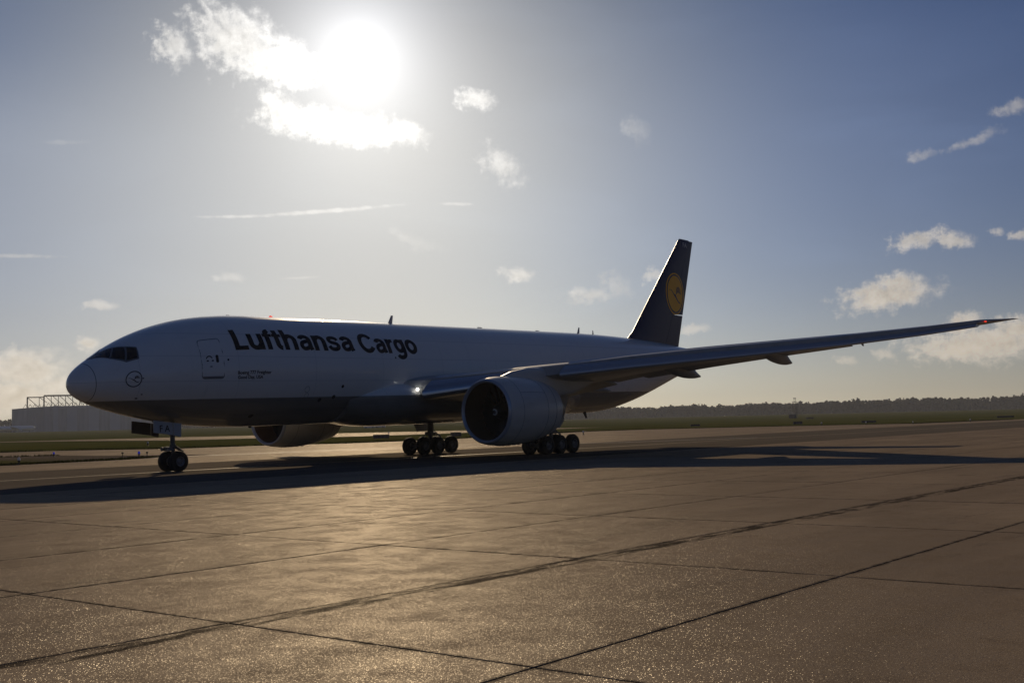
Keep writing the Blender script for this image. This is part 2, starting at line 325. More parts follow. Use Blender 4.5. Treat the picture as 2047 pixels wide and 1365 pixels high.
# pavement on the far side of the taxiway, wrapping round the grass
far_pave = [(-400, 10.9), (700, 10.9), (700, 60), (254, 24.5), (198, 27.5), (194, 40), (186, 54), (171, 73), (150, 74), (87, 53.5), (68.4, 53), (59.7, 60.5), (48.5, 61.5), (46, 71), (42.9, 77), (36, 77.5), (-40, 92), (-400, 170)]
sheet('far_pavement', far_pave, 0.0, M_conc)
island = [(-400, -15+60), (-60, 30), (9.4, 24.9), (12.6, 25.2), (15.9, 25.6), (19.6, 26.1), (26.5, 29.0), (31.0, 30.8), (29.8, 34.3), (28.7, 35.9), (27.4, 41.8), (28.3, 51.0), (27.0, 53.6), (23.6, 52.4), (-40, 66), (-400, 120)]
def dirt_nodes(t, b):
    g = G(t); P = g.pos(); X = g.xyz(P); fine = g.noise(P, 5.0, 5, 0.7)
    tip = g.ramp(g.math('ADD', X[0], g.math('MULTIPLY', g.noise(P, 0.4, 4, 0.6), 14.0)), 20.0, 29.0)
    c = g.mix(g.ramp(g.noise(P, 0.9, 5, 0.65), 0.4, 0.65), (0.075, 0.080, 0.018), (0.11, 0.10, 0.032)); c = g.mix(tip, c, (0.15, 0.125, 0.095)); c = g.mix(g.ramp(fine, 0.5, 0.78, 0, 0.6), c, (0.05, 0.045, 0.025))
    g.set(b.inputs['Base Color'], c); g.bump(fine, 1.0, 0.06, b)
sheet('grass_island', island, 0.02, mat('island_grass', (0.07, 0.07, 0.02), 1.0, spec=0.0, build=dirt_nodes))
sheet('runway', [(-300, 335), (115, 229), (120, 214), (117, 187), (110, 150), (123, 141), (127, 117), (156, 114), (300, 150), (480, 230), (560, 300), (430, 330), (233, 183), (225, 215), (184, 217), (178, 246), (201, 323), (235, 460), (-300, 620)], 0.0, M_conc)
taxi = sheet('taxiway', [(-400, -11.2), (420, -11.2), (700, 0), (700, 40), (420, 24), (200, 14.5), (105, 13.8), (60, 11.5), (-400, 11.2)], 0.006, M_asphalt)
def strip(name, pts, wd, z, m):
    v = []; f = []
    for i, q in enumerate(pts):
        a = Vector(pts[max(i-1, 0)]); b = Vector(pts[min(i+1, len(pts)-1)]); d = (b-a).normalized(); n = Vector((-d.y, d.x))*wd/2
        v += [(q[0]+n.x, q[1]+n.y, z), (q[0]-n.x, q[1]-n.y, z)]
    for i in range(len(pts)-1): f.append((2*i, 2*i+1, 2*i+3, 2*i+2))
    return tag(mk(name, v, f, m), kind='structure')
strip('taxiway_centreline', [(-300, 0.4), (-10, 0.4), (60, 0.2), (420, 0.2)], 0.22, 0.011, M_yellow)
strip('taxiway_branch_line', [(28, 27.6), (34.5, 25.4), (40, 24.2), (46, 21.6), (50, 18.6), (53, 15.6), (62, 8.5), (78, 2.5)], 0.35, 0.011, M_white)
strip('taxiway_edge_line', [(20, 27.5), (40, 27.8), (58, 24.0), (66, 21.0)], 0.25, 0.011, M_white)
strip('taxiway_far_line', [(120, 18), (150, 22), (175, 24), (200, 22)], 0.3, 0.011, M_white)
# the apron: one thin bed with separate slabs on it
GX0, GDX, GY0, GDY = -28.95, 6.87, -54.2, 4.4
GXN, GYN = 23, 9
bed = tag(mk('apron', [(-140, -160, -0.022), (420, -160, -0.022), (420, -11.2, -0.022), (-140, -11.2, -0.022)], [(0, 1, 2, 3)], M_joint), kind='structure')
gap = 0.012
def slab_mesh(wx, wy):
    # chamfered edges, a little ragged along the joint
    hx, hy, c = wx/2-gap, wy/2-gap, 0.006
    return [(-hx, -hy, -0.02), (hx, -hy, -0.02), (hx, hy, -0.02), (-hx, hy, -0.02), (-hx, -hy, -c), (hx, -hy, -c), (hx, hy, -c), (-hx, hy, -c), (-hx+c, -hy+c, 0), (hx-c, -hy+c, 0), (hx-c, hy-c, 0), (-hx+c, hy-c, 0)], \
        [(0, 1, 5, 4), (1, 2, 6, 5), (2, 3, 7, 6), (3, 0, 4, 7), (4, 5, 9, 8), (5, 6, 10, 9), (6, 7, 11, 10), (7, 4, 8, 11), (8, 9, 10, 11)]
slab_me = {}
ys = [GY0+GDY*j for j in range(GYN+1)]+[-11.2]
for j in range(len(ys)-1):
    wy = round(ys[j+1]-ys[j], 3)
    if wy not in slab_me:
        me = bpy.data.meshes.new('slab'); v, f = slab_mesh(GDX, wy); me.from_pydata(v, [], f); me.materials.append(M_slab); slab_me[wy] = me
    for i in range(GXN):
        o = bpy.data.objects.new('slab', slab_me[wy]); col.objects.link(o); o.parent = bed
        o.location = (GX0+GDX*(i+0.5), (ys[j]+ys[j+1])/2, random.uniform(-0.0025, 0.001))
# plain concrete round the slabs one can tell apart
x1 = GX0+GDX*GXN
for nm, a in (('apron_margin', (-140, -160, GX0, -11.2)), ('apron_margin', (GX0, -160, x1, GY0)), ('apron_margin', (x1, -160, 420, -11.2))):
    mk(nm, [(a[0], a[1], -0.003), (a[2], a[1], -0.003), (a[2], a[3], -0.003), (a[0], a[3], -0.003)], [(0, 1, 2, 3)], M_conc, bed)
# ------------------------------------------------------------------ the cargo airplane (x aft of the nose, y to starboard, z up)
PROF=np.array([ # x, top, bottom, halfwidth, zwidest
(0,5.0,5.0,0,5.0),(.06,5.28,4.74,.32,5.0),(.2,5.54,4.54,.60,5.02),(.45,5.80,4.34,.90,5.05),(.8,6.07,4.15,1.17,5.1),(1.2,6.33,3.98,1.42,5.15),
(1.6,6.58,3.84,1.63,5.2),(2.0,6.84,3.72,1.81,5.25),(2.5,7.12,3.58,2.01,5.3),(3,7.37,3.45,2.18,5.36),(4,7.79,3.23,2.46,5.45),(5,8.12,3.04,2.68,5.53),
(6,8.37,2.89,2.84,5.59),(7,8.55,2.78,2.95,5.63),(8,8.67,2.7,3.02,5.66),(9,8.75,2.64,3.07,5.69),(10.5,8.8,2.6,3.1,5.7),(16,8.8,2.6,3.1,5.7),(25,8.8,2.6,3.1,5.7),(35,8.8,2.6,3.1,5.7),
(42,8.8,2.58,3.1,5.7),(44,8.78,2.6,3.08,5.72),(46,8.74,2.74,3.02,5.78),(48,8.68,3.06,2.9,5.88),(50,8.6,3.48,2.72,6.0),(52,8.5,3.98,2.48,6.15),(54,8.38,4.52,2.18,6.32),(56,8.25,5.06,1.84,6.5),(58,8.08,5.56,1.47,6.68),(60,7.9,6.04,1.06,6.86),(62,7.66,6.48,.58,7.02),(62.9,7.5,6.75,.3,7.1)])
def pchip(x,y,q):
    h=np.diff(x);d=np.diff(y)/h;m=np.zeros_like(y)
    for i in range(1,len(x)-1):
        if d[i-1]*d[i]>0:
            w1=2*h[i]+h[i-1];w2=h[i]+2*h[i-1];m[i]=(w1+w2)/(w1/d[i-1]+w2/d[i])
    m[0]=d[0];m[-1]=d[-1]
    i=np.clip(np.searchsorted(x,q)-1,0,len(x)-2);t=(q-x[i])/h[i]
    return (2*t**3-3*t**2+1)*y[i]+(t**3-2*t**2+t)*h[i]*m[i]+(-2*t**3+3*t**2)*y[i+1]+(t**3-t**2)*h[i]*m[i+1]
SX=np.sqrt(PROF[:,0])
def fprof(x):
    q=np.sqrt(np.clip(np.asarray(x,float),0,62.9)); return [pchip(SX,PROF[:,k],q) for k in (1,2,3,4)]
def fpt(x,th,off=0.0): # th angle from port side (-y) up
    t,b,w,zw=fprof(x); s=np.sin(th);c=np.cos(th)
    h=np.where(s>=0,t-zw,zw-b)
    y=-w*c;z=zw+h*s
    n=np.stack([0*y,-c/np.maximum(w,.01),s/np.maximum(h,.01)],-1);n/=np.linalg.norm(n,axis=-1,keepdims=True)
    return np.stack([np.asarray(x,float)+0*y,y,z],-1)+off*n

def body_nodes(t, b):
    g = G(t); O = g.objc(); X = g.xyz(O)
    edge = g.math('ADD', X[2], g.math('MULTIPLY', g.ramp(X[0], 0.0, 5.0), 0.0))
    low = g.math('SUBTRACT', 1.0, g.ramp(edge, 4.13, 4.15, smooth=False))
    dirt = g.noise(g.mapping(O, (0.15, 1.2, 1.2)), 1.0, 6, 0.6); fine = g.noise(g.mapping(O, (0.5, 4, 4)), 1.0, 5, 0.6)
    wht = g.mix(g.ramp(dirt, 0.45, 0.75, 0, 0.25), (0.84, 0.815, 0.765), (0.70, 0.67, 0.62))
    gry = g.mix(g.ramp(dirt, 0.4, 0.7, 0, 0.5), (0.21, 0.205, 0.19), (0.135, 0.13, 0.115))
    c = g.mix(low, wht, gry); c = g.mix(g.ramp(fine, 0.6, 0.8, 0, 0.12), c, (0.3, 0.29, 0.27))
    # skin laps: faint rings and stringer lines
    ring = g.math('ABSOLUTE', g.math('SUBTRACT', g.math('FRACT', g.math('DIVIDE', X[0], 5.3)), 0.5)); ringm = g.ramp(ring, 0.0, 0.0030, 0.45, 0.0)
    c = g.mix(ringm, c, (0.25, 0.25, 0.25))
    for zl in (7.55, 6.35, 5.05, 3.6):
        c = g.mix(g.ramp(g.math('ABSOLUTE', g.math('SUBTRACT', X[2], zl)), 0.006, 0.016, 0.40, 0.0), c, (0.22, 0.22, 0.22))
    strk = g.noise(g.mapping(O, (1.6, 0.3, 0.25)), 1.0, 4, 0.6); c = g.mix(g.math('MULTIPLY', g.ramp(strk, 0.55, 0.8, 0, 0.35), g.ramp(X[2], 3.0, 6.5, 1.0, 0.15)), c, (0.16, 0.15, 0.135))
    rad = g.math('ABSOLUTE', g.math('SUBTRACT', X[0], g.math('MULTIPLY_ADD', X[2], -0.06, 1.08))); c = g.mix(g.ramp(rad, 0.012, 0.02, 0.75, 0.0), c, (0.08, 0.08, 0.085))
    g.set(b.inputs['Base Color'], c); g.set(b.inputs['Roughness'], g.ramp(dirt, 0.3, 0.8, 0.10, 0.18))
    g.bump(g.noise(g.mapping(O, (0.8, 1.5, 1.5)), 1.0, 2, 0.5), 0.05, 0.015, b)
M_body = mat('white_paint', (0.78, 0.78, 0.78), 0.15, coat=0.0, spec=0.35, build=body_nodes)
M_blue = mat('midnight_blue_paint', (0.013, 0.014, 0.060), 0.38, spec=0.4)
M_letter = mat('lettering_blue', (0.008, 0.007, 0.010), 0.5, spec=0.25)
M_yel = mat('emblem_yellow', (0.95, 0.48, 0.02), 0.45, spec=0.3)
M_dark = mat('dark_recess', (0.012, 0.012, 0.013), 0.6)
M_grey = mat('wing_grey', (0.33, 0.34, 0.35), 0.35, build=lambda t, b: (lambda g: g.set(b.inputs['Base Color'], g.mix(g.ramp(g.noise(g.mapping(g.objc(), (1.2, .25, 1)), 1.0, 6, .65), .4, .75, 0, .7), (0.36, 0.37, 0.38), (0.22, 0.215, 0.2))))(G(t)))
M_slat = mat('bare_metal', (0.55, 0.56, 0.58), 0.28, metal=0.85)
M_slatp = mat('slat_grey', (0.42, 0.44, 0.48), 0.3, metal=0.3, coat=0.3)
M_nac = mat('cowl_paint', (0.50, 0.51, 0.52), 0.32, coat=0.0, spec=0.35, build=lambda t, b: (lambda g: g.set(b.inputs['Base Color'], g.mix(g.ramp(g.noise(g.mapping(g.objc(), (.4, 1.5, 1.5)), 1.0, 6, .6), .45, .75, 0, .5), (0.60, 0.57, 0.515), (0.47, 0.43, 0.37))))(G(t)))
M_tyre = mat('tyre_rubber', (0.018, 0.017, 0.016), 0.75, spec=0.25)
M_hub = mat('wheel_rim', (0.19, 0.19, 0.195), 0.5, metal=0.3)
M_strut = mat('gear_steel', (0.10, 0.10, 0.10), 0.42, metal=0.4)
M_fan = mat('fan_titanium', (0.06, 0.06, 0.065), 0.35, metal=0.7)
M_glass = mat('cockpit_glass', (0.008, 0.009, 0.010), 0.06, spec=0.6)
M_frame = mat('window_frame', (0.17, 0.175, 0.18), 0.45)
M_door = mat('gear_door_paint', (0.42, 0.425, 0.43), 0.4)
M_duct = mat('duct_brown', (0.10, 0.055, 0.03), 0.5)
M_bay = mat('gear_bay_brown', (0.10, 0.075, 0.05), 0.6)
M_ex = mat('exhaust_metal', (0.12, 0.10, 0.085), 0.42, metal=0.8)
M_red = mat('red_lens', (0.6, 0.02, 0.01), 0.2, emit=(1.0, 0.05, 0.02), es=1.5)
M_lamp = mat('landing_lamp', (0.9, 0.9, 0.88), 0.15, emit=(1.0, 0.97, 0.9), es=6.0)
SLOPE = 0.01547
plane = empty('cargo_airplane', (31.8, 0, 0)); plane.rotation_euler = (0, -math.atan(SLOPE), 0)
tag(plane, 'large white cargo jet with dark blue tail fin on the taxiway', 'airplane')
OFF = Vector((-31.8, 0, 0))
def pm(name, v, f, m, parent=None, smooth=False):
    """mesh given in airplane coordinates"""
    par = plane if parent is None else parent
    o = mk(name, v, f, m, par, smooth)
    if par is plane: o.location = OFF
    return o
def pb(mb, name, m, parent=None, smooth=False): return pm(name, mb.v, mb.f, m, parent, smooth)
# ---- fuselage
fx = np.unique(np.concatenate([np.linspace(0, 1, 26)**2*3.0, np.linspace(3, 11, 36), np.linspace(11, 42, 32), np.linspace(42, 62.9, 40)]))[1:]
NT = 112; th = np.linspace(0, 2*PI, NT, endpoint=False)
P = fpt(fx[:, None]+0*th, th[None, :]+0*fx[:, None]).reshape(-1, 3)
ff = grid_faces(len(fx), NT, True); k0 = len(P)
P = np.vstack([P, [[0, 0, 5.0]], [[62.95, 0, 7.12]]])
for j in range(NT): ff += [(k0, (j+1) % NT, j), (k0+1, (len(fx)-1)*NT+j, (len(fx)-1)*NT+(j+1) % NT)]
fus = pm('fuselage', P, ff, M_body, smooth=True)
tag(fus, label='white upper body with darker grey belly')
def thick(o, t, off=1.0):
    md = o.modifiers.new('thickness', 'SOLIDIFY'); md.thickness = t; md.offset = off; return o
def patch(name, poly, m, off, parent=fus, side=1, sub=10, smooth=True):
    """polygon in (x, angle) laid on the skin, filled with a grid cut by the polygon"""
    bm = bmesh.new(); vs_ = [bm.verts.new((a, b, 0)) for a, b in poly]; bm.faces.new(vs_)
    xs = [q[0] for q in poly]; ts = [q[1] for q in poly]
    for k in range(1, sub):
        for ax, lo, hi in ((0, min(xs), max(xs)), (1, min(ts), max(ts))):
            c = lo+(hi-lo)*k/sub; nrm = (1, 0, 0) if ax == 0 else (0, 1, 0); co = (c, 0, 0) if ax == 0 else (0, c, 0)
            bmesh.ops.bisect_plane(bm, geom=bm.verts[:]+bm.edges[:]+bm.faces[:], plane_co=co, plane_no=nrm)
    return bm_to_skin(name, bm, m, off, parent, side, smooth)
def bm_to_skin(name, bm, m, off, parent, side=1, smooth=True):
    A = np.array([v.co[:] for v in bm.verts]); Q = fpt(A[:, 0], A[:, 1], off)
    for v, q in zip(bm.verts, Q): v.co = (q[0], q[1]*side, q[2])
    bmesh.ops.recalc_face_normals(bm, faces=bm.faces)
    me = bpy.data.meshes.new(name); bm.to_mesh(me); bm.free()
    return obj(name, me, m, parent, smooth=smooth)
def ring_strip(name, poly, wd, m, off, parent=fus, side=1, n=8):
    """closed line of width wd (metres) along a polygon in (x, angle) on the skin"""
    pts = []
    for i in range(len(poly)):
        a, b = np.array(poly[i]), np.array(poly[(i+1) % len(poly)])
        for k in range(n): pts.append(a+(b-a)*k/n)
    pts = np.array(pts); C = fpt(pts[:, 0], pts[:, 1], off); D = np.roll(C, -1, 0)-np.roll(C, 1, 0); D /= np.linalg.norm(D, axis=1)[:, None]
    Nn = fpt(pts[:, 0], pts[:, 1], off+0.1)-C; Nn /= np.linalg.norm(Nn, axis=1)[:, None]; S = np.cross(D, Nn)
    v = np.stack([C-S*wd/2, C+S*wd/2], 1).reshape(-1, 3); v[:, 1] *= side; k = len(pts)
    return mk(name, v, [(2*i, 2*i+1, (2*i+3) % (2*k), (2*i+2) % (2*k)) for i in range(k)], m, parent)
# cockpit panes: three to a side
panes = [[(1.04, 1.50), (1.62, 1.51), (2.00, 1.27), (1.57, 0.90)], [(2.06, 1.235), (2.40, 1.02), (2.09, 0.575), (1.80, 0.73), (1.63, 0.865)], [(2.47, 0.985), (2.80, 0.83), (2.66, 0.515), (2.16, 0.535)]]
surround = [(0.98, 1.54), (1.62, 1.56), (2.08, 1.29), (2.44, 1.05), (2.86, 0.85), (2.72, 0.475), (2.12, 0.48), (1.78, 0.68), (1.56, 0.85)]
for sd in (1, -1):
    fr = patch('cockpit_window_frame', surround, M_frame, 0.006, side=sd, sub=12)
    for pn in panes: patch('cockpit_window', pn, M_glass, 0.014, side=sd, sub=6)
# crew door
def rrect(x0, x1, t0, t1, rx, rt, n=5):
    out = []
    for cx, ct, a0 in ((x1-rx, t1-rt, 0), (x0+rx, t1-rt, 90), (x0+rx, t0+rt, 180), (x1-rx, t0+rt, 270)):
        for k in range(n+1):
            a = math.radians(a0+90*k/n); out.append((cx+rx*math.cos(a), ct+rt*math.sin(a)))
    return out
dpoly = rrect(5.77, 7.03, -0.155, 0.60, 0.14, 0.05)
door = patch('crew_door', dpoly, M_body, 0.010, sub=14)
ring_strip('door_seal', dpoly, 0.045, M_frame, 0.014, door, n=3)
patch('door_sill', rrect(5.80, 7.0, -0.152, -0.115, 0.02, 0.008, 2), M_frame, 0.016, door, sub=4)
patch('door_handle', rrect(6.58, 6.74, 0.135, 0.275, 0.06, 0.02, 4), M_dark, 0.017, door, sub=4)
arc = [(6.20+0.20*math.cos(a), 0.195+0.075*math.sin(a)) for a in np.linspace(PI*0.9, PI*0.1, 9)]+[(6.20+0.15*math.cos(a), 0.195+0.055*math.sin(a)) for a in np.linspace(PI*0.1, PI*0.9, 9)]
patch('door_arrow', arc, M_letter, 0.018, door, sub=4)
for q in (6.03, 6.32): patch('door_arrow_tip', [(q, 0.165), (q+0.13, 0.160), (q+0.12, 0.185), (q+0.01, 0.187)], M_letter, 0.018, door, sub=2)
patch('door_window', rrect(6.2, 6.34, 0.055, 0.078, 0.03, 0.008, 3), M_frame, 0.018, door, sub=3)
# small ports, sensors and drains on the skin
for (x, t, r) in ((2.768, -0.061, .045), (2.82, -0.512, .05), (2.644, -0.648, .07), (7.305, 0.175, .06), (19.66, 0.234, .06), (15.34, -0.322, .10), (14.85, -0.532, .13), (13.86, -0.59, .13), (16.36, -0.734, .10), (16.85, -0.738, .12), (9.6, -0.95, .16)):
    patch('skin_port', [(x+r*math.cos(a), t+r*0.33*math.sin(a)) for a in np.linspace(0, 2*PI, 12, endpoint=False)], M_dark, 0.012, sub=2)
for (x, t, r) in ((12.7, -0.374, .17), (12.76, -0.491, .14)):
    ring_strip('skin_hatch', [(x+r*math.cos(a), t+r*0.33*math.sin(a)) for a in np.linspace(0, 2*PI, 20, endpoint=False)], 0.02, M_frame, 0.012, n=1)
# ---- lettering
def text_mesh(body, bold, spacing=1.0):
    cu = bpy.data.curves.new('lettering', 'FONT'); cu.body = body; cu.size = 1.0; cu.offset = bold; cu.resolution_u = 5; cu.space_character = spacing; cu.fill_mode = 'FRONT'
    o = bpy.data.objects.new('tmp', cu); col.objects.link(o); bpy.context.view_layer.update()
    me = bpy.data.meshes.new_from_object(o.evaluated_get(bpy.context.evaluated_depsgraph_get()))
    bpy.data.objects.remove(o); return me
def letter_bm(body, bold, x0, x1, y0, cap, spacing=1.0, step=None):
    """text scaled so that it spans x0..x1, base line y0, capitals cap high"""
    bm = bmesh.new(); me = text_mesh(body, bold, spacing); bm.from_mesh(me)
    capme = text_mesh('L', bold); ch0 = min(v.co.y for v in capme.vertices); ch = max(v.co.y for v in capme.vertices)-ch0
    a = min(v.co.x for v in bm.verts); b = max(v.co.x for v in bm.verts)
    for v in bm.verts: v.co = (x0+(v.co.x-a)/(b-a)*(x1-x0), y0+(v.co.y-ch0)/ch*cap, 0)
    if step:
        lo = min(v.co.y for v in bm.verts); hi = max(v.co.y for v in bm.verts); c = lo+step
        while c < hi:
            bmesh.ops.bisect_plane(bm, geom=bm.verts[:]+bm.edges[:]+bm.faces[:], plane_co=(0, c, 0), plane_no=(0, 1, 0)); c += step
    return bm
# big letters: broad strokes of even weight, one object to a letter (unit = height of a capital)
def arcp(cx, cy, rx, ry, a0, a1, n=14): return [(cx+rx*math.cos(math.radians(a0+(a1-a0)*k/n)), cy+ry*math.sin(math.radians(a0+(a1-a0)*k/n))) for k in range(n+1)]
def smoothp(p, n=5):
    p = np.array(p, float); out = []
    for i in range(len(p)-1):
        a, b, c, d = p[max(i-1, 0)], p[i], p[i+1], p[min(i+2, len(p)-1)]
        for k in range(n):
            t = k/n; out.append(tuple(0.5*((2*b)+(c-a)*t+(2*a-5*b+4*c-d)*t*t+(3*b-a-3*c+d)*t**3)))
    return out+[tuple(p[-1])]
W_ = 0.20
GLYPH = {
 'L': (.60, [([(.15, 1), (.15, 0)], W_), ([(.15, .09), (.58, .09)], .18)]),
 'u': (.68, [([(.14, .74), (.14, .29)]+arcp(.335, .27, .195, .19, 180, 360), W_), ([(.56, .74), (.56, 0)], W_)]),
 'f': (.40, [([(.19, 0), (.19, .74)]+arcp(.37, .74, .18, .175, 180, 95, 8), W_), ([(.02, .665), (.40, .665)], .15)]),
 't': (.40, [([(.19, .95), (.19, .25)]+arcp(.36, .25, .17, .17, 180, 265, 8), W_), ([(.02, .665), (.40, .665)], .15)]),
 'h': (.68, [([(.14, 1), (.14, 0)], W_), (arcp(.35, .45, .195, .21, 178, 0)+[(.545, .43), (.545, 0)], W_)]),
 'n': (.68, [([(.14, .74), (.14, 0)], W_), (arcp(.35, .45, .195, .21, 178, 0)+[(.545, .43), (.545, 0)], W_)]),
 'a': (.66, [(arcp(.33, .49, .20, .175, 165, 0)+[(.53, .46), (.53, .16), (.575, .02)], .19), (smoothp([(.53, .43), (.34, .41), (.19, .34), (.145, .21), (.21, .09), (.34, .085), (.47, .15), (.53, .27)]), .17)]),
 's': (.62, [(smoothp([(.53, .52), (.46, .62), (.31, .655), (.17, .61), (.14, .51), (.20, .43), (.33, .385), (.47, .33), (.515, .22), (.46, .12), (.31, .08), (.16, .12), (.09, .23)]), .175)]),
 'C': (.84, [(arcp(.45, .5, .34, .415, 33, 327, 30), W_)]),
 'r': (.45, [([(.14, .74), (.14, 0)], W_), (smoothp([(.14, .40), (.20, .55), (.31, .635), (.44, .645)]), .18)]),
 'g': (.68, [(arcp(.32, .39, .20, .27, 0, 360, 24), W_*.95), ([(.545, .74), (.545, .0)]+arcp(.33, -.02, .215, .165, 0, -160, 12), .19)]),
 'o': (.70, [(arcp(.34, .37, .235, .29, 0, 360, 28), W_)]),
}
def stroke(bm, pts, wd, z):
    p = np.array(pts, float); closed = np.linalg.norm(p[0]-p[-1]) < 1e-6
    if closed: p = p[:-1]
    n = len(p); q = []
    for i in range(n):
        a = p[(i-1) % n] if closed else p[max(i-1, 0)]; b = p[(i+1) % n] if closed else p[min(i+1, n-1)]
        d = b-a; d = d/max(np.linalg.norm(d), 1e-9); m_ = np.array([-d[1], d[0]])*wd/2; q.append((p[i]+m_, p[i]-m_))
    vs_ = [[bm.verts.new((e[0], e[1], z)) for e in pr] for pr in q]
    for i in range(n if closed else n-1): bm.faces.new((vs_[i][0], vs_[i][1], vs_[(i+1) % n][1], vs_[(i+1) % n][0]))
def word(txt, x0, x1, t0, cap):
    adv = sum(GLYPH[c][0] for c in txt); sx = (x1-x0)/adv; u = x0
    for c in txt:
        bm = bmesh.new()
        for k, (pts, wd) in enumerate(GLYPH[c][1]): stroke(bm, pts, wd, k)
        for v in bm.verts: v.co = (u+v.co.x*sx, t0+v.co.y*cap, v.co.z)
        lo = min(v.co.y for v in bm.verts); hi = max(v.co.y for v in bm.verts)
        cc = lo+0.03
        while cc < hi: bmesh.ops.bisect_plane(bm, geom=bm.verts[:]+bm.edges[:]+bm.faces[:], plane_co=(0, cc, 0), plane_no=(0, 1, 0)); cc += 0.03
        A = np.array([v.co[:] for v in bm.verts]); Q = fpt(A[:, 0], A[:, 1], 0.012+0.002*A[:, 2][:, None])
        for v, q in zip(bm.verts, Q): v.co = q
        bmesh.ops.recalc_face_normals(bm, faces=bm.faces); me = bpy.data.meshes.new('letter'); bm.to_mesh(me); bm.free(); obj('letter', me, M_letter, fus)
        u += GLYPH[c][0]*sx
word('Lufthansa', 7.80, 16.45, 0.345, 0.435)
word('Cargo', 16.92, 21.85, 0.325, 0.435)
tag(bm_to_skin('lettering', letter_bm('Boeing 777 Freighter', 0.02, 7.86, 10.02, -0.090, 0.060, 1.0, 0.03), M_letter, 0.012, fus, smooth=False), kind='stuff')
tag(bm_to_skin('lettering', letter_bm('Good Day, USA', 0.02, 7.87, 9.48, -0.172, 0.060, 1.0, 0.03), M_letter, 0.012, fus, smooth=False), kind='stuff')
# ---- emblem: ring and flying bird, in a unit disc
BIRD = [[(-.80, .20), (-.66, .235), (-.45, .13), (-.20, -.06), (.02, -.20), (.20, -.34), (.42, -.46), (.66, -.50), (.66, -.45), (.44, -.38), (.26, -.26), (.10, -.12), (-.02, -.02), (-.18, .02), (-.42, .17), (-.62, .25), (-.80, .235)]]
for k in range(4):
    o_ = 0.085*k
    BIRD.append([(.00+.05*k, -.06+o_*0.8), (.16, .06+o_), (.34, .13+o_), (.80-.05*k, .02+o_*1.05), (.78-.05*k, .055+o_*1.05), (.36, .185+o_), (.12, .12+o_*.9)])
def disc(r, n=48): return [(r*math.cos(2*PI*i/n), r*math.sin(2*PI*i/n)) for i in range(n)]
ec = (2.345, -0.062); ex, et = 0.355, 0.222
ring_strip('emblem_ring', [(ec[0]+ex*a, ec[1]+et*b) for a, b in disc(1.0, 48)], 0.05, M_letter, 0.010, n=1)
for k, pl in enumerate(BIRD): patch('emblem_bird', [(ec[0]+ex*a, ec[1]+et*b) for a, b in pl], M_letter, 0.010+0.0015*k, sub=3)
# ---- fin
def naca(n=14, t=0.12):
    x = (1-np.cos(np.linspace(0, PI, n)))/2
    y = 5*t*(0.2969*np.sqrt(x)-0.126*x-0.3516*x**2+0.2843*x**3-0.1036*x**4)
    return x, y
def loft(sections, name, m, parent=None, cap=True):
    n = len(sections[0]); v = [q for s_ in sections for q in s_]; f = grid_faces(len(sections), n, True)
    if cap: f += [tuple(range(n)), tuple(range((len(sections)-1)*n+n-1, (len(sections)-1)*n-1, -1))]
    o = pm(name, v, f, m, parent); return sharp(o, 40)
nx, ny = naca(16, 0.095)
def fin_chord(z):            # leading and trailing edge at height z
    le = np.interp(z, [7.6, 8.62, 8.9, 17.8], [48.6, 50.31, 50.75, 59.33]); te = np.interp(z, [7.0, 7.9, 17.75], [58.2, 58.43, 61.76]); return le, te
def fin_sec(z, a=0.0, b=1.0, sk=0.0):
    le, te = fin_chord(z); c = te-le
    xs = a+(b-a)*np.linspace(0, 1, 16)**(1.7 if a < 0.1 else 1.0); th_ = np.interp(xs, nx, ny)*c*0.95
    up = [(le+q*c, y_, z) for q, y_ in zip(xs, th_)]; dn = [(le+q*c, -y_, z) for q, y_ in list(zip(xs, th_))[::-1]]
    return up+dn
fin = loft([fin_sec(z, 0, 0.70) for z in (7.3, 8.2, 9.2, 11, 13, 15, 17, 17.62)]+[[(x, y*0.5, 17.80-0.02*(x-59.3)) for x, y, z in fin_sec(17.8, 0.03, 0.70)]], 'fin', M_blue)
tag(fin, label='dark blue tail fin with round yellow bird emblem')
loft([fin_sec(z, 0.705, 1.0) for z in (7.8, 9, 10.86)], 'rudder', M_blue, fin)
loft([fin_sec(z, 0.705, 1.0) for z in (10.93, 13, 15, 17.70)], 'rudder', M_blue, fin)
def fin_y(x, z):
    le, te = fin_chord(z); q = (x-le)/(te-le); return np.interp(q, nx, ny)*(te-le)*0.95
def fin_patch(name, poly, m, off, side=-1, sub=6, par=None):
    bm = bmesh.new(); bm.faces.new([bm.verts.new((a, 0, b)) for a, b in poly])
    xs = [q[0] for q in poly]; zs = [q[1] for q in poly]
    for k in range(1, sub):
        bmesh.ops.bisect_plane(bm, geom=bm.verts[:]+bm.edges[:]+bm.faces[:], plane_co=(min(xs)+(max(xs)-min(xs))*k/sub, 0, 0), plane_no=(1, 0, 0))
        bmesh.ops.bisect_plane(bm, geom=bm.verts[:]+bm.edges[:]+bm.faces[:], plane_co=(0, 0, min(zs)+(max(zs)-min(zs))*k/sub), plane_no=(0, 0, 1))
    for v in bm.verts: v.co.y = side*(float(fin_y(v.co.x, v.co.z))+off)
    bmesh.ops.recalc_face_normals(bm, faces=bm.faces)
    me = bpy.data.meshes.new(name); bm.to_mesh(me); bm.free(); return obj(name, me, m, par or fin)
lc = (57.98, 12.74); lr = 1.86
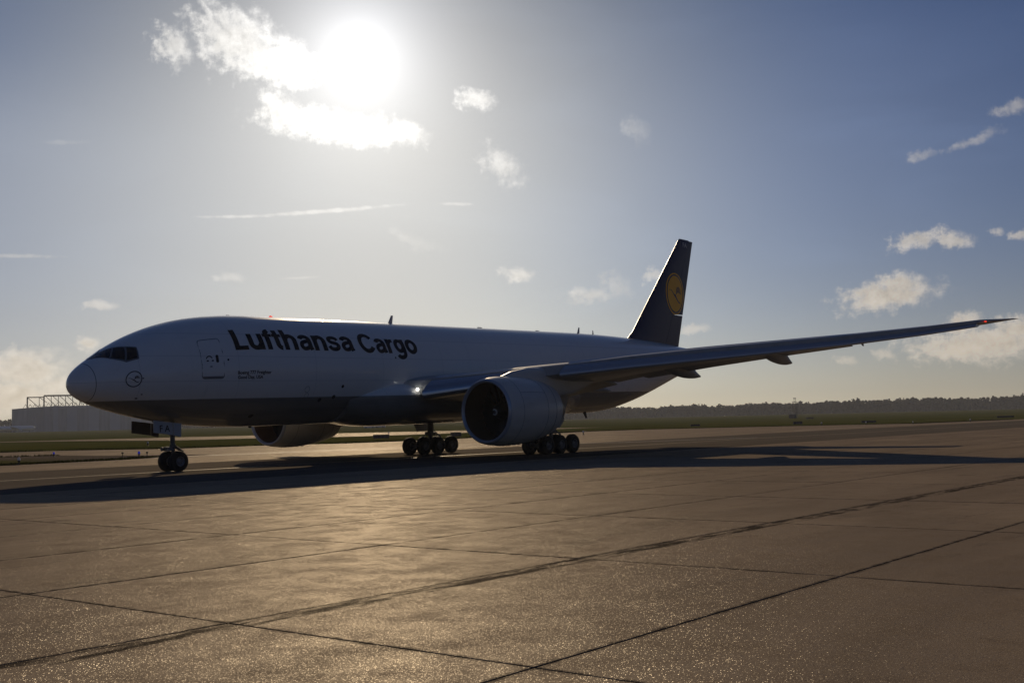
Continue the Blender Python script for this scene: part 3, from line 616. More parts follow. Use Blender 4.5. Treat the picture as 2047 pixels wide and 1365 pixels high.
for sd in (-1, 1):
    fin_patch('emblem_rim', [(lc[0]+lr*a*0.92, lc[1]+lr*b) for a, b in disc(1.0, 64)], M_yel, 0.012, sd, 12)
    fin_patch('emblem_rim_gap', [(lc[0]+lr*0.91*a*0.92, lc[1]+lr*0.93*b) for a, b in disc(1.0, 64)], M_blue, 0.020, sd, 12)
    fin_patch('emblem_disc', [(lc[0]+lr*0.83*a*0.92, lc[1]+lr*0.86*b) for a, b in disc(1.0, 64)], M_yel, 0.028, sd, 12)
    for k, pl in enumerate(BIRD): fin_patch('emblem_bird', [(lc[0]+0.02+lr*0.84*a*0.90, lc[1]-0.05+lr*0.86*b) for a, b in pl], M_blue, 0.036+0.003*k, sd, 4)
M_pale = mat('pale_letters', (0.5, 0.5, 0.5), 0.4)
tb = letter_bm('FA', 0.01, 59.75, 60.5, 17.05, 0.42)
for v in tb.verts: x, z = v.co.x, v.co.y; v.co = (x, -float(fin_y(x, z))-0.012, z)
tme = bpy.data.meshes.new('fin_letters'); tb.to_mesh(tme); tb.free(); obj('fin_letters', tme, M_pale, fin)
# ---- tailplane
def lift_sec(x0, x1, y, z, t=0.09, inc=0.0):
    c = x1-x0; xs, ys_ = naca(14, t)
    up = [(x0+q*c, y, z+yy*c-q*c*inc) for q, yy in zip(xs, ys_)]; dn = [(x0+q*c, y, z-yy*c*0.8-q*c*inc) for q, yy in list(zip(xs, ys_))[-2:0:-1]]
    return up+dn
for sd in (-1, 1):
    loft([lift_sec(54.6+a*5.3, 60.6+a*2.0, sd*(1.2+a*9.5), 6.75+a*0.75) for a in (0, .25, .5, .75, .97, 1.0)], 'tailplane', M_grey)
# ---- wings
WY = [3.1, 4.5, 9.0, 14.0, 17.5, 24.7, 28.3, 31.0, 32.4]; WZ = [4.50, 4.62, 5.17, 5.74, 6.07, 6.68, 7.05, 7.38, 7.60]
def wing_le(y): return float(np.interp(y, [0, 3.1, 31.0, 32.4], [17.7, 20.0, 40.8, 43.7]))
def wing_te(y): return float(np.interp(y, [0, 3.1, 10.8, 31.0, 32.4], [33.6, 33.9, 35.0, 43.2, 44.15]))
def wing_z(y): return float(np.interp(y, WY, WZ))
def wing_t(y): return float(np.interp(y, [0, 3, 10.8, 31, 32.4], [0.14, 0.135, 0.115, 0.13, 0.10]))
def wing_inc(y): return float(np.interp(y, [0, 10, 31], [0.055, 0.03, -0.005]))
def wsec(y, sd, a=0.0, b=1.0, dx=0.0, dz=0.0, rot=0.0, thin=1.0, n=26):
    le, te, z, t, inc = wing_le(y), wing_te(y), wing_z(y), wing_t(y), wing_inc(y); c = te-le
    xs, ys_ = naca(n, t); q = a+(b-a)*np.linspace(0, 1, n)**(1.8 if a < 0.1 else 1.0); yy = np.interp(q, xs, ys_)*c
    up = [(q_*c, y_*1.08) for q_, y_ in zip(q, yy)]; dn = [(q_*c, -y_*0.82) for q_, y_ in list(zip(q, yy))[::-1]]
    out = []
    px, pz = (a+b)/2*c, 0
    for (x_, z_) in up+dn:
        ca, sa = math.cos(rot), math.sin(rot); X, Z = x_-px, (z_-pz)*thin
        X, Z = X*ca+Z*sa, -X*sa+Z*ca
        out.append((le+px+X+dx*c, sd*y, z+pz+Z+dz*c-(px+X)*inc))
    return out
for sd in (-1, 1):
    ysn = [0.5, 2.5, 3.1, 4.5, 6.5, 9.0, 10.8, 12.5, 14, 17.5, 21, 24.7, 28.3, 30.9]
    wing = loft([wsec(y, sd, 0.035 if y > 3 else 0.0, 0.80) for y in ysn], 'wing', M_grey)
    tip = loft([wsec(y, sd, 0, 1.0, n=16) for y in (30.93, 31.4, 31.9, 32.25)]+[wsec(32.4, sd, 0, 1.0, thin=0.4, n=16)], 'wing_tip', M_grey, wing)
    # slats, run out for taxi
    loft([wsec(y, sd, 0.0, 0.13, dx=-0.035, dz=-0.022, rot=-0.28) for y in (4.35, 5.5, 6.6, 7.9)], 'slat', M_slat, wing)
    loft([wsec(y, sd, 0.0, float(np.interp(y, [11, 31], [.15, .44])), dx=-0.035, dz=float(np.interp(y, [11, 31], [-.018, -.045])), rot=-0.28) for y in (10.95, 14, 17.5, 21, 24.7, 28.3, 30.85)], 'slat', M_slatp, wing)
    # flaps and ailerons
    loft([wsec(y, sd, 0.80, 1.0, dx=0.012, dz=-0.012, rot=0.20) for y in (3.7, 6, 9.0)], 'flap', M_grey, wing)
    loft([wsec(y, sd, 0.805, 1.0, dx=0.004, dz=-0.004, rot=0.16) for y in (9.1, 11.1)], 'flaperon', M_grey, wing)
    loft([wsec(y, sd, 0.80, 1.0, dx=0.012, dz=-0.015, rot=0.22) for y in (11.2, 15, 19, 23.4)], 'flap', M_grey, wing)
    loft([wsec(y, sd, 0.803, 1.0, dx=0.0, dz=0.0, rot=0.02) for y in (23.5, 26, 30.85)], 'aileron', M_grey, wing)
    # flap track fairings
    for (fy, x0, x1_, zb_, hw) in ((6.3, 30.5, 38.0, 4.02, 0.42), (13.3, 32.6, 38.4, 4.72, 0.46), (19.3, 34.9, 39.8, 5.35, 0.40)):
        secs = []
        for q in np.linspace(0, 1, 20):
            x_ = x0+(x1_-x0)*q; zt = zb_+1.05                       # upper side runs inside the wing, then falls to a low pointed tail
            bot = zt-1.05*math.sin(PI/2*min(q/0.80, 1))**0.85
            if q > 0.80: bot += 0.10*((q-.8)/.2)**2
            top = zt if q < 0.72 else zt-(zt-bot-0.03)*((q-0.72)/0.28)**0.8
            wq = hw*(math.sin(PI*min(max(q*0.93+0.03, 0), 1))**0.55)*(1 if q < .95 else .45)+0.01; hc, hh_ = (top+bot)/2, max((top-bot)/2, 0.02)
            secs.append([(x_, sd*fy+wq*math.cos(a), hc+hh_*math.copysign(abs(math.sin(a))**.8, math.sin(a))) for a in np.linspace(0, 2*PI, 18, endpoint=False)])
        loft(secs, 'flap_track_fairing', M_grey, wing)
    # root landing lamp, tip lamp, tip static wicks
    MB().lathe([(0, 0.0), (0.0, 0.07), (0.05, 0.09), (0.12, 0.09)], (20.55, sd*3.85, 4.47), n=16).build('landing_light', M_lamp, wing)
    MB().lathe([(-.08, 0.0), (-.06, .035), (0.0, .05), (.15, .05)], (41.15, sd*31.25, wing_z(31.25)-0.02), n=12).build('navigation_light', M_red if sd < 0 else mat('green_lens', (0.02, 0.4, 0.1), 0.2, emit=(0.05, 1, 0.3), es=1.0), wing)
    # drain mast under the outer wing
    MB().add([(39.3, sd*24.2, 6.5), (39.75, sd*24.2, 6.5), (39.8, sd*24.2, 6.32), (39.7, sd*24.2, 6.30), (39.3, sd*24.25, 6.5), (39.75, sd*24.25, 6.5), (39.8, sd*24.25, 6.32), (39.7, sd*24.25, 6.30)], [(0, 1, 2, 3), (7, 6, 5, 4), (0, 4, 5, 1), (1, 5, 6, 2), (2, 6, 7, 3), (3, 7, 4, 0)]).build('fuel_vent', M_grey, wing)
# ---- wing to body fairing
secs = []
for q in np.linspace(0, 1, 34):
    x_ = 16.2+(39.6-16.2)*q; s_ = math.sin(PI*min(max(q, 0.0), 1.0)); bmp = min(1, s_*1.9); bmp = bmp*bmp*(3-2*bmp)
    hw = 2.55+1.22*bmp; bot = 2.66-0.36*bmp; ctr = 4.05; up = 0.55+0.55*bmp
    secs.append([(x_, -hw*math.copysign(abs(math.cos(a))**0.75, math.cos(a)), ctr+(up if math.sin(a) > 0 else ctr-bot)*math.copysign(abs(math.sin(a))**0.85, math.sin(a))) for a in np.linspace(0, 2*PI, 48, endpoint=False)])
loft(secs, 'wing_fairing', M_body)
# ---- engines
for sd in (-1, 1):
    c = (20.05, sd*9.6, 3.0)
    eng = pb(MB().lathe([(0.16, 1.872), (0.5, 1.945), (1.1, 2.0), (1.8, 2.015), (2.6, 2.0), (3.4, 1.94), (4.2, 1.83), (4.9, 1.69), (5.45, 1.55), (5.45, 1.50), (4.6, 1.52), (3.6, 1.5)], c, n=72), 'engine', M_nac, smooth=True); sharp(eng, 50)
    pb(MB().lathe([(0.16, 1.642), (0.08, 1.67), (0.02, 1.71), (0.0, 1.75), (0.02, 1.79), (0.08, 1.835), (0.16, 1.868)], c, n=72), 'inlet_lip', M_slatp, eng, True)
    pb(MB().lathe([(0.16, 1.642), (0.45, 1.61), (0.9, 1.60), (1.3, 1.615), (1.75, 1.63), (2.3, 1.63), (2.3, 0.2)], c, n=48), 'inlet_duct', M_duct, eng, True)
    pb(MB().lathe([(0.78, 0.0), (0.82, .08), (0.95, .2), (1.15, .34), (1.4, .46), (1.7, .55), (1.9, .56)], c, n=32), 'spinner', M_fan, eng, True)
    sw = [(c[0]+0.79+0.17*q, c[1]+(0.07+0.16*q)*math.cos(0.9+4.6*q), c[2]+(0.07+0.16*q)*math.sin(0.9+4.6*q)) for q in np.linspace(0, 1, 20)]
    mb = MB()
    for q in range(19): mb.tube(sw[q], sw[q+1], 0.025+0.025*math.sin(PI*q/19), 0.025+0.025*math.sin(PI*(q+1)/19), 6, False)
    pb(mb, 'spinner_swirl', mat('swirl_white', (0.75, 0.75, 0.72), 0.4), eng)
    bl = None
    for k in range(22):
        if bl is None:
            v = []; f = []
            for q in np.linspace(0, 1, 7):
                r = 0.5+1.1*q; tw = 0.45+0.65*q; ch = 0.52+0.12*math.sin(PI*q); sw_ = 0.22*q*q
                for e in (-.5, 0, .5):
                    v.append((1.72-0.06*(1-abs(e)*2)+e*ch*math.cos(tw)+sw_*0.3, e*ch*math.sin(tw), r))
            bl = bpy.data.meshes.new('fan_blade'); bl.from_pydata(v, [], grid_faces(7, 3)); bl.materials.append(M_fan)
            for pl in bl.polygons: pl.use_smooth = True
        o = bpy.data.objects.new('fan_blade', bl); col.objects.link(o); o.parent = eng; o.location = c; o.rotation_euler = (2*PI*k/22, 0, 0)
    pb(MB().lathe([(4.2, 1.1), (5.0, 1.12), (5.8, 1.02), (6.6, .84), (6.6, .78), (6.0, .76)], c, n=40), 'core_cowl', M_ex, eng, True)
    pb(MB().lathe([(5.9, .62), (6.6, .56), (7.2, .36), (7.65, .10), (7.7, 0)], c, n=28), 'exhaust_plug', M_ex, eng, True)
    for a_, r_ in ((1.15, 2.003), (3.55, 1.925), (4.55, 1.772)):
        pb(MB().lathe([(a_-.012, r_+.0), (a_-.010, r_+.006), (a_+.010, r_+.006), (a_+.012, r_+.0)], c, n=72), 'cowl_seam', M_frame, eng, True)
    for an in (0.55, 2.6, 4.71):
        sm_ = [(c[0]+q, c[1]+(r_+.004)*math.cos(an), c[2]+(r_+.004)*math.sin(an)) for q, r_ in ((1.16, 2.003), (1.8, 2.015), (2.6, 2.0), (3.54, 1.925))]; mb = MB()
        for i in range(3): mb.tube(sm_[i], sm_[i+1], .010, None, 5, False)
        pb(mb, 'cowl_seam', M_frame, eng)
    for k in range(4): pb(MB().box((c[0]+1.5+.5*k, c[1]-.10, c[2]-2.03), (c[0]+1.62+.5*k, c[1]+.10, c[2]-1.99)), 'cowl_latch', M_frame, eng)
    # strake on the cowl
    pb(MB().add([(21.6, sd*9.6-sd*1.55, 4.25), (23.2, sd*9.6-sd*1.5, 4.25), (23.15, sd*9.6-sd*1.85, 4.62), (22.4, sd*9.6-sd*1.8, 4.55), (21.6, sd*9.6-sd*1.52, 4.28), (23.2, sd*9.6-sd*1.47, 4.28), (23.15, sd*9.6-sd*1.82, 4.65), (22.4, sd*9.6-sd*1.77, 4.58)], [(0, 1, 2, 3), (7, 6, 5, 4), (0, 4, 5, 1), (1, 5, 6, 2), (2, 6, 7, 3), (3, 7, 4, 0)]), 'cowl_strake', M_nac, eng)
    # pylon
    st = [(21.6, 4.78, 5.02, .06), (22.6, 4.7, 5.30, .26), (24.0, 4.4, 5.52, .36), (25.4, 4.0, 5.56, .38), (27.0, 3.75, 5.5, .36), (28.6, 3.9, 5.3, .32), (30.2, 4.35, 5.2, .22), (31.4, 4.75, 5.1, .05)]
    loft([[(x_, sd*9.6+w_*math.copysign(abs(math.cos(a))**.6, math.cos(a)), (a0+a1)/2+(a1-a0)/2*math.copysign(abs(math.sin(a))**.6, math.sin(a))) for a in np.linspace(0, 2*PI, 20, endpoint=False)] for x_, a0, a1, w_ in st], 'pylon', M_nac, eng)
# ---- undercarriage
def wheel(par, c, r, wd, rim):
    R_ = [(-.5*wd, rim), (-.5*wd, rim+(r-rim)*.35), (-.46*wd, r*.90), (-.34*wd, r*.975), (-.15*wd, r), (-.06*wd, r), (-.05*wd, r*.985), (.05*wd, r*.985), (.06*wd, r), (.15*wd, r), (.34*wd, r*.975), (.46*wd, r*.90), (.5*wd, rim+(r-rim)*.35), (.5*wd, rim)]
    pb(MB().lathe(R_, c, 'y', 40), 'tyre', M_tyre, par, True)
    H = [(-.36*wd, 0), (-.36*wd, rim*.30), (-.30*wd, rim*.42), (-.22*wd, rim*.55), (-.22*wd, rim*.80), (-.40*wd, rim*.93), (-.49*wd, rim*1.0), (-.46*wd, rim*1.06), (.46*wd, rim*1.06), (.49*wd, rim), (.40*wd, rim*.93), (.22*wd, rim*.80), (.22*wd, rim*.55), (.30*wd, rim*.42), (.36*wd, rim*.30), (.36*wd, 0)]
    hb = pb(MB().lathe(H, c, 'y', 24), 'wheel_hub', M_hub, par, True)
    mb = MB()
    for s_ in (-1, 1):
        for k in range(9):
            a = 2*PI*k/9; mb.tube((c[0]+rim*.68*math.cos(a), c[1]+s_*.20*wd, c[2]+rim*.68*math.sin(a)), (c[0]+rim*.68*math.cos(a), c[1]+s_*.26*wd, c[2]+rim*.68*math.sin(a)), rim*.07, None, 6)
    tag(pb(mb, 'hub_bolts', M_dark, par), kind='stuff')
# nose gear; here the ground lies 0.40 above the main wheels' line in airplane coordinates
gz = 0.401; nz = gz+0.545
mb = MB().tube((5.86, 0, 3.2), (5.88, 0, 1.75), .125).tube((5.88, 0, 1.78), (5.89, 0, 1.05), .085).tube((5.89, -.5, nz), (5.89, .5, nz), .085)
mb.tube((5.88, 0, 1.85), (5.88, 0, 1.66), .16)
for s_ in (-1, 1):
    mb.tube((5.84, s_*.16, 2.35), (4.9, s_*.34, 3.1), .055).tube((6.02, s_*.10, 1.72), (6.42, s_*.11, 1.45), .045).tube((6.42, s_*.11, 1.45), (6.0, s_*.09, 1.12), .045)
    mb.tube((5.66, s_*.10, 1.60), (5.66, s_*.34, 1.60), .07)
mb.tube((6.42, -.13, 1.45), (6.42, .13, 1.45), .05).box((5.45, -.20, 1.50), (5.78, .20, 1.72))
mb.tube((6.0, .12, 1.9), (6.15, .14, 1.35), .02).tube((5.75, -.12, 1.9), (5.70, -.2, 1.4), .02)
ng = pb(mb, 'nose_landing_gear', M_strut)
for s_ in (-1, 1):
    wheel(ng, (5.89, s_*.44, nz), .545, .42, .26)
    pb(MB().tube((5.40, s_*.30, 1.60), (5.62, s_*.30, 1.60), .105, .085, 16), 'taxi_light', M_lamp if s_ < 0 and False else M_hub, ng)
    # doors
    y0, y1 = s_*.92, s_*.98
    def plate(pts, nm, m):
        return pb(MB().add([(x_, y0+(3.2-z_)*0.05*s_, z_) for x_, z_ in pts]+[(x_, y1+(3.2-z_)*0.05*s_, z_) for x_, z_ in pts], [tuple(range(len(pts))), tuple(range(2*len(pts)-1, len(pts)-1, -1))]+[(i, (i+1) % len(pts), len(pts)+(i+1) % len(pts), len(pts)+i) for i in range(len(pts))]), nm, m, ng)
    plate([(4.08, 3.12), (5.20, 2.98), (5.20, 2.34), (4.08, 2.50)], 'gear_door', M_door if s_ < 0 else M_bay)
    plate([(5.25, 2.97), (5.74, 2.92), (5.68, 2.22), (5.25, 2.32)], 'gear_door', M_door if s_ < 0 else M_bay)
tb = letter_bm('F A', 0.012, 4.42, 5.02, 2.52, 0.34)
for v in tb.verts: v.co = (v.co.x, -0.99-(3.2-v.co.y)*0.05, v.co.y)
tme = bpy.data.meshes.new('door_letters'); tb.to_mesh(tme); tb.free(); obj('door_letters', tme, M_letter, ng)
for s_ in (-1, 1):
    yc = s_*5.49; X0 = 31.77
    mb = MB().tube((31.6, s_*5.1, 4.6), (X0, yc, 1.6), .21).tube((X0, yc, 1.7), (X0, yc, .72), .15).tube((30.15, yc, .62), (33.40, yc, .62), .16)
    for a in (-1.45, 0, 1.45): mb.tube((X0+a, yc-.75, .635), (X0+a, yc+.75, .635), .10)
    mb.tube((X0, yc, 2.4), (31.0, s_*3.3, 3.6), .09).tube((X0, yc, 2.2), (29.6, s_*4.8, 3.9), .08).tube((X0, yc+.1, 1.9), (33.0, yc+.1, 1.25), .05).tube((33.0, yc+.1, 1.25), (X0+.2, yc+.1, .8), .05)
    mb.tube((X0-.25, yc, 1.6), (X0-1.5, yc, .85), .055).tube((X0-1.2, yc-.2, 1.0), (X0-1.45, yc-.7, 1.15), .02).tube((X0+1.5, yc, .78), (X0+.9, yc, 1.35), .03).tube((X0+.9, yc, 1.35), (X0+.2, yc, 1.45), .03)
    mb.box((X0-.28, yc-.28, 1.35), (X0+.28, yc+.28, 1.62))
    # hoses
    for k in range(4):
        q0 = (X0+random.uniform(-.3, .3), yc+random.uniform(-.3, .3), 2.3); q1 = (X0+random.uniform(-1.2, 1.2), yc+random.uniform(-.5, .5), .95); mb.tube(q0, ((q0[0]+q1[0])/2+random.uniform(-.3, .3), q0[1], 1.4), .018, None, 6).tube(((q0[0]+q1[0])/2, q0[1], 1.4), q1, .018, None, 6)
    mg = pb(mb, 'main_landing_gear', M_strut)
    for a in (-1.45, 0, 1.45):
        for d_ in (-.70, .70): wheel(mg, (X0+a, yc+d_, .635), .635, .48, .30)
    yo = s_*6.05
    pb(MB().add([(30.2, yo+s_*.25, 4.3), (32.9, yo+s_*.25, 4.3), (32.4, yo, 2.1), (32.0, yo-s_*.02, 1.72), (31.0, yo-s_*.02, 1.66), (30.55, yo, 2.4), (30.2, yo+s_*.31, 4.3), (32.9, yo+s_*.31, 4.3), (32.4, yo+s_*.06, 2.1), (32.0, yo+s_*.04, 1.72), (31.0, yo+s_*.04, 1.66), (30.55, yo+s_*.06, 2.4)], [(0, 1, 2, 3, 4, 5), (11, 10, 9, 8, 7, 6)]+[(i, (i+1) % 6, 6+(i+1) % 6, 6+i) for i in range(6)]), 'gear_door', M_grey, mg)
# ---- aerials and beacons
def blade(x, z, h, cl, sw, nm='blade_aerial', y=0.0):
    s_ = 1 if h > 0 else -1
    secs = [[(x+sw*q+cl*(1-.55*q)*e, y+0.035*(1-.5*q)*f_, z+h*q) for e, f_ in ((0, 0), (.3, 1), (.7, .8), (1, 0), (.7, -.8), (.3, -1))] for q in (0, .5, 1)]
    return loft(secs, nm, M_dark if h < 0 else M_door, fus)
blade(22.1, 8.78, .55, .42, .32); blade(43.0, 8.77, .50, .35, .22); blade(45.1, 8.74, .36, .22, .05); blade(9.4, 8.72, .09, .5, .05); blade(30.9, 8.78, .10, .8, .1)
blade(40.3, 2.62, -.62, .36, .45); blade(43.4, 2.60, -.42, .5, .35); blade(10.8, 2.62, -.10, .3, .1); blade(33.5, 2.32, -.25, .2, .1); blade(37.6, 8.78, .09, .7, .1)
pb(MB().lathe([(0.0, .12), (.05, .11), (.10, .07), (.12, 0)], (12.6, 0, 8.79), 'z', 16), 'beacon', M_red, fus, True)
pb(MB().add([(0.72, -.42, 5.62), (0.9, -.42, 5.74), (0.9, -.46, 5.72)], [(0, 1, 2)]), 'wiper', M_dark, fus)
# ------------------------------------------------------------------ far side of the airfield
M_hang = mat('hangar_cladding', (0.26, 0.28, 0.32), 0.6, build=lambda t, b: (lambda g: g.set(b.inputs['Base Color'], g.mix(g.ramp(g.noise(g.mapping(g.objc(), (.25, .25, .03)), 1.0, 5, .6), .35, .7), (0.22, 0.24, 0.28), (0.32, 0.34, 0.38))))(G(t)))
M_hang2 = mat('hangar_door_panel', (0.36, 0.39, 0.44), 0.5)
M_steel = mat('dark_steel', (0.05, 0.05, 0.055), 0.6)
HD = 1330.0
A0 = polar(27.90, HD); A1 = polar(34.1, HD); hx = (A1-A0).normalized(); hy = Vector((-hx.y, hx.x, 0)); HZ = terrain(HD)-0.2; HW = (A1-A0).length
def az_u(az):    # distance along the hangar front seen at an azimuth
    d = polar(az, 1.0)-CAM; d.z = 0; a = A0-CAM; a.z = 0
    return (a.x*d.y-a.y*d.x)/(d.x*hx.y-d.y*hx.x)
hang = empty('aircraft_hangar', (A0.x, A0.y, HZ)); hang.rotation_euler = (0, 0, math.atan2(hx.y, hx.x))
tag(hang, 'long grey maintenance hangar with lattice roof trusses beyond the runway', 'hangar')
h1, h2 = 24.6, 27.0; us = az_u(28.52); um = az_u(29.25); u3 = az_u(29.68)
MB().add([(0, 0, 0), (u3, 0, 0), (u3, 0, h2+.2), (us, 0, h1+1.2), (0, 0, h1), (0, 70, 0), (u3, 70, 0), (u3, 70, h2+.2), (us, 70, h1+1.2), (0, 70, h1)], [(0, 1, 2, 3, 4), (9, 8, 7, 6, 5), (0, 5, 6, 1), (1, 6, 7, 2), (2, 7, 8, 3), (3, 8, 9, 4), (4, 9, 5, 0)]).build('annex_wall', M_hang, hang)
MB().box((u3+.05, 2.0, 0), (HW, 72, h2)).build('hall_wall', M_hang, hang)
MB().box((u3+.05, 1.2, h2-2.4), (HW+.5, 2.6, h2+.3)).build('roof_edge', M_hang2, hang)
npn = 9
for k in range(npn):
    a = u3+2+(HW-u3-4)*k/npn; b = u3+2+(HW-u3-4)*(k+1)/npn
    MB().box((a+.15, .7+.35*(k % 2), 0), (b-.15, 1.9, h2-2.8)).build('hangar_door', M_hang2 if k % 2 else M_hang, hang)
MB().box((u3-.5, -.4, 0), (u3+4.5, .9, h2+.6)).build('door_pylon', M_hang2, hang)
def beam(a, b, r, nm='truss_beam'): MB().tube(a, b, r, None, 6).build(nm, M_steel, hang)
t1, t2 = 37.0, 38.6
beam((us+.4, 6, h1+.5), (us+.4, 6, t1), .75); beam((us, 6, t1), (um, 6, t1), .6)
um2 = us+(um-us)*.72; beam((um2, 6, h1+1), (um2, 6, t1), .32); beam((us+.6, 6, t1-.3), (um2-.6, 6, h1+2), .35); beam((um2, 6, t1), (um2+8, 6, t1-6), .32)
beam((um, 6, h1+1), (um, 6, t2), .75); beam((um, 6, t2), (HW*.86, 6, t2), .85)
n = int((HW*.86-um)/7.2)
for k in range(n):
    xa = um+7.2*(k+1); beam((xa, 6, h2), (xa, 6, t2), .35); beam((xa-5.6, 6, t2-.6), (xa+4.4, 6, h2+1), .34)
for k in range(int((HW-us-4)/4.6)):
    xa = us-4+4.6*k; hb = h1+1 if xa < um else h2; beam((xa, 14, hb), (xa+2.3, 14, hb+4.2), .22, 'lattice_bar'); beam((xa+2.3, 14, hb+4.2), (xa+4.6, 14, hb), .22, 'lattice_bar')
# parked airliner before the hangar
M_far = mat('airliner_white', (0.75, 0.76, 0.78), 0.25, coat=0.5)
def airliner(loc, rz, label):
    r = empty('parked_airliner', loc); r.rotation_euler = (0, 0, rz); tag(r, label, 'airplane', 'airliners parked by the hangar')
    def bd(mb, nm, m=M_far): return sharp(mb.build(nm, m, r), 45)
    bd(MB().lathe([(-18, 0.02), (-17.6, .7), (-16.5, 1.4), (-15, 1.85), (-13, 1.98), (9, 1.98), (13, 1.6), (17, .7), (18.5, .2), (18.6, 0)], (0, 0, 3.9), 'x', 24), 'fuselage')
    for s_ in (-1, 1):
        bd(MB().add([(-4, s_*1.6, 3.2), (3.2, s_*1.6, 3.2), (6.6, s_*16.8, 5.0), (5.0, s_*16.8, 5.0), (-4, s_*1.6, 3.8), (3.2, s_*1.6, 3.5), (6.6, s_*16.8, 5.15), (5.0, s_*16.8, 5.2)], [(0, 1, 2, 3), (7, 6, 5, 4), (0, 4, 5, 1), (1, 5, 6, 2), (2, 6, 7, 3), (3, 7, 4, 0)]), 'wing')
        bd(MB().add([(5.4, s_*16.8, 5.0), (6.6, s_*16.8, 5.0), (7.6, s_*17.3, 7.3), (7.0, s_*17.3, 7.3), (5.4, s_*16.95, 5.0), (6.6, s_*16.95, 5.0), (7.6, s_*17.4, 7.3), (7.0, s_*17.4, 7.3)], [(0, 1, 2, 3), (7, 6, 5, 4), (0, 4, 5, 1), (1, 5, 6, 2), (2, 6, 7, 3), (3, 7, 4, 0)]), 'winglet')
        bd(MB().add([(13.6, s_*.8, 4.6), (17.0, s_*.6, 4.6), (18.6, s_*6.2, 5.2), (17.3, s_*6.2, 5.2), (13.6, s_*.8, 4.9), (17.0, s_*.6, 4.8), (18.6, s_*6.2, 5.3), (17.3, s_*6.2, 5.3)], [(0, 1, 2, 3), (7, 6, 5, 4), (0, 4, 5, 1), (1, 5, 6, 2), (2, 6, 7, 3), (3, 7, 4, 0)]), 'tailplane')
        bd(MB().lathe([(0, .8), (.3, 1.05), (2.2, 1.0), (3.4, .6), (3.4, .1)], (-5.2, s_*5.7, 2.2), 'x', 16), 'engine')
        MB().tube((.8, s_*3.8, 3.2), (.8, s_*3.8, .5), .18).lathe([(-.5, .1), (-.5, .55), (.5, .55), (.5, .1)], (.8, s_*3.8, .55), 'y', 14).build('main_landing_gear', M_steel, r)
    MB().tube((-12.5, 0, 2.4), (-12.5, 0, .4), .14).lathe([(-.3, .1), (-.3, .4), (.3, .4), (.3, .1)], (-12.5, 0, .4), 'y', 12).build('nose_landing_gear', M_steel, r)
    bd(MB().add([(11.5, -.15, 5.6), (16.8, -.15, 4.9), (19.0, -.12, 9.6), (17.2, -.12, 9.6), (11.5, .15, 5.6), (16.8, .15, 4.9), (19.0, .12, 9.6), (17.2, .12, 9.6)], [(0, 1, 2, 3), (7, 6, 5, 4), (0, 4, 5, 1), (1, 5, 6, 2), (2, 6, 7, 3), (3, 7, 4, 0)]), 'fin')
    return r
pz = terrain(1180)-.05
p = polar(28.05, 1180); airliner((p.x, p.y, pz), math.radians(160), 'small white airliner parked before the left end of the hangar')
p = polar(26.9, 1195); airliner((p.x, p.y, pz), math.radians(166), 'white airliner cut by the left edge, beside another parked jet')
# service vans far behind, seen under the belly
M_van = mat('van_white', (0.7, 0.7, 0.68), 0.3); M_vglass = mat('van_glass', (0.02, 0.02, 0.025), 0.08)
def van(az_, d_, label, rz):
    q = polar(az_, d_); r = empty('service_van', (q.x, q.y, terrain(d_)-.04)); r.rotation_euler = (0, 0, rz); tag(r, label, 'van', 'service vans by the far runway')
    v = [(-2.6, .35), (2.3, .35), (2.6, .6), (2.6, 1.1), (1.75, 1.3), (1.1, 2.2), (-2.5, 2.3), (-2.65, 2.1)]
    sharp(MB().add([(x_, -.95, z_) for x_, z_ in v]+[(x_, .95, z_) for x_, z_ in v], [tuple(range(8)), tuple(range(15, 7, -1))]+[(i, (i+1) % 8, 8+(i+1) % 8, 8+i) for i in range(8)]).build('body', M_van, r))
    MB().add([(1.72, -.8, 1.38), (1.72, .8, 1.38), (1.17, .8, 2.14), (1.17, -.8, 2.14)], [(0, 1, 2, 3)]).build('windscreen', M_vglass, r).location.x = .02
    for s__ in (-1, 1):
        MB().box((.1, s__*.955-.004, 1.35), (1.05, s__*.955+.004, 1.95)).build('side_window', M_vglass, r)
        for x_ in (-1.7, 1.6): MB().lathe([(-.12, 0), (-.12, .3), (-.09, .35), (.09, .35), (.12, .3), (.12, 0)], (x_, s__*.86, .35), 'y', 14).build('wheel', M_steel, r)
van(44.30, 560, 'small white van far off under the belly of the cargo jet', 2.4)
van(44.85, 590, 'white van right of another, far off under the cargo jet', 2.0)
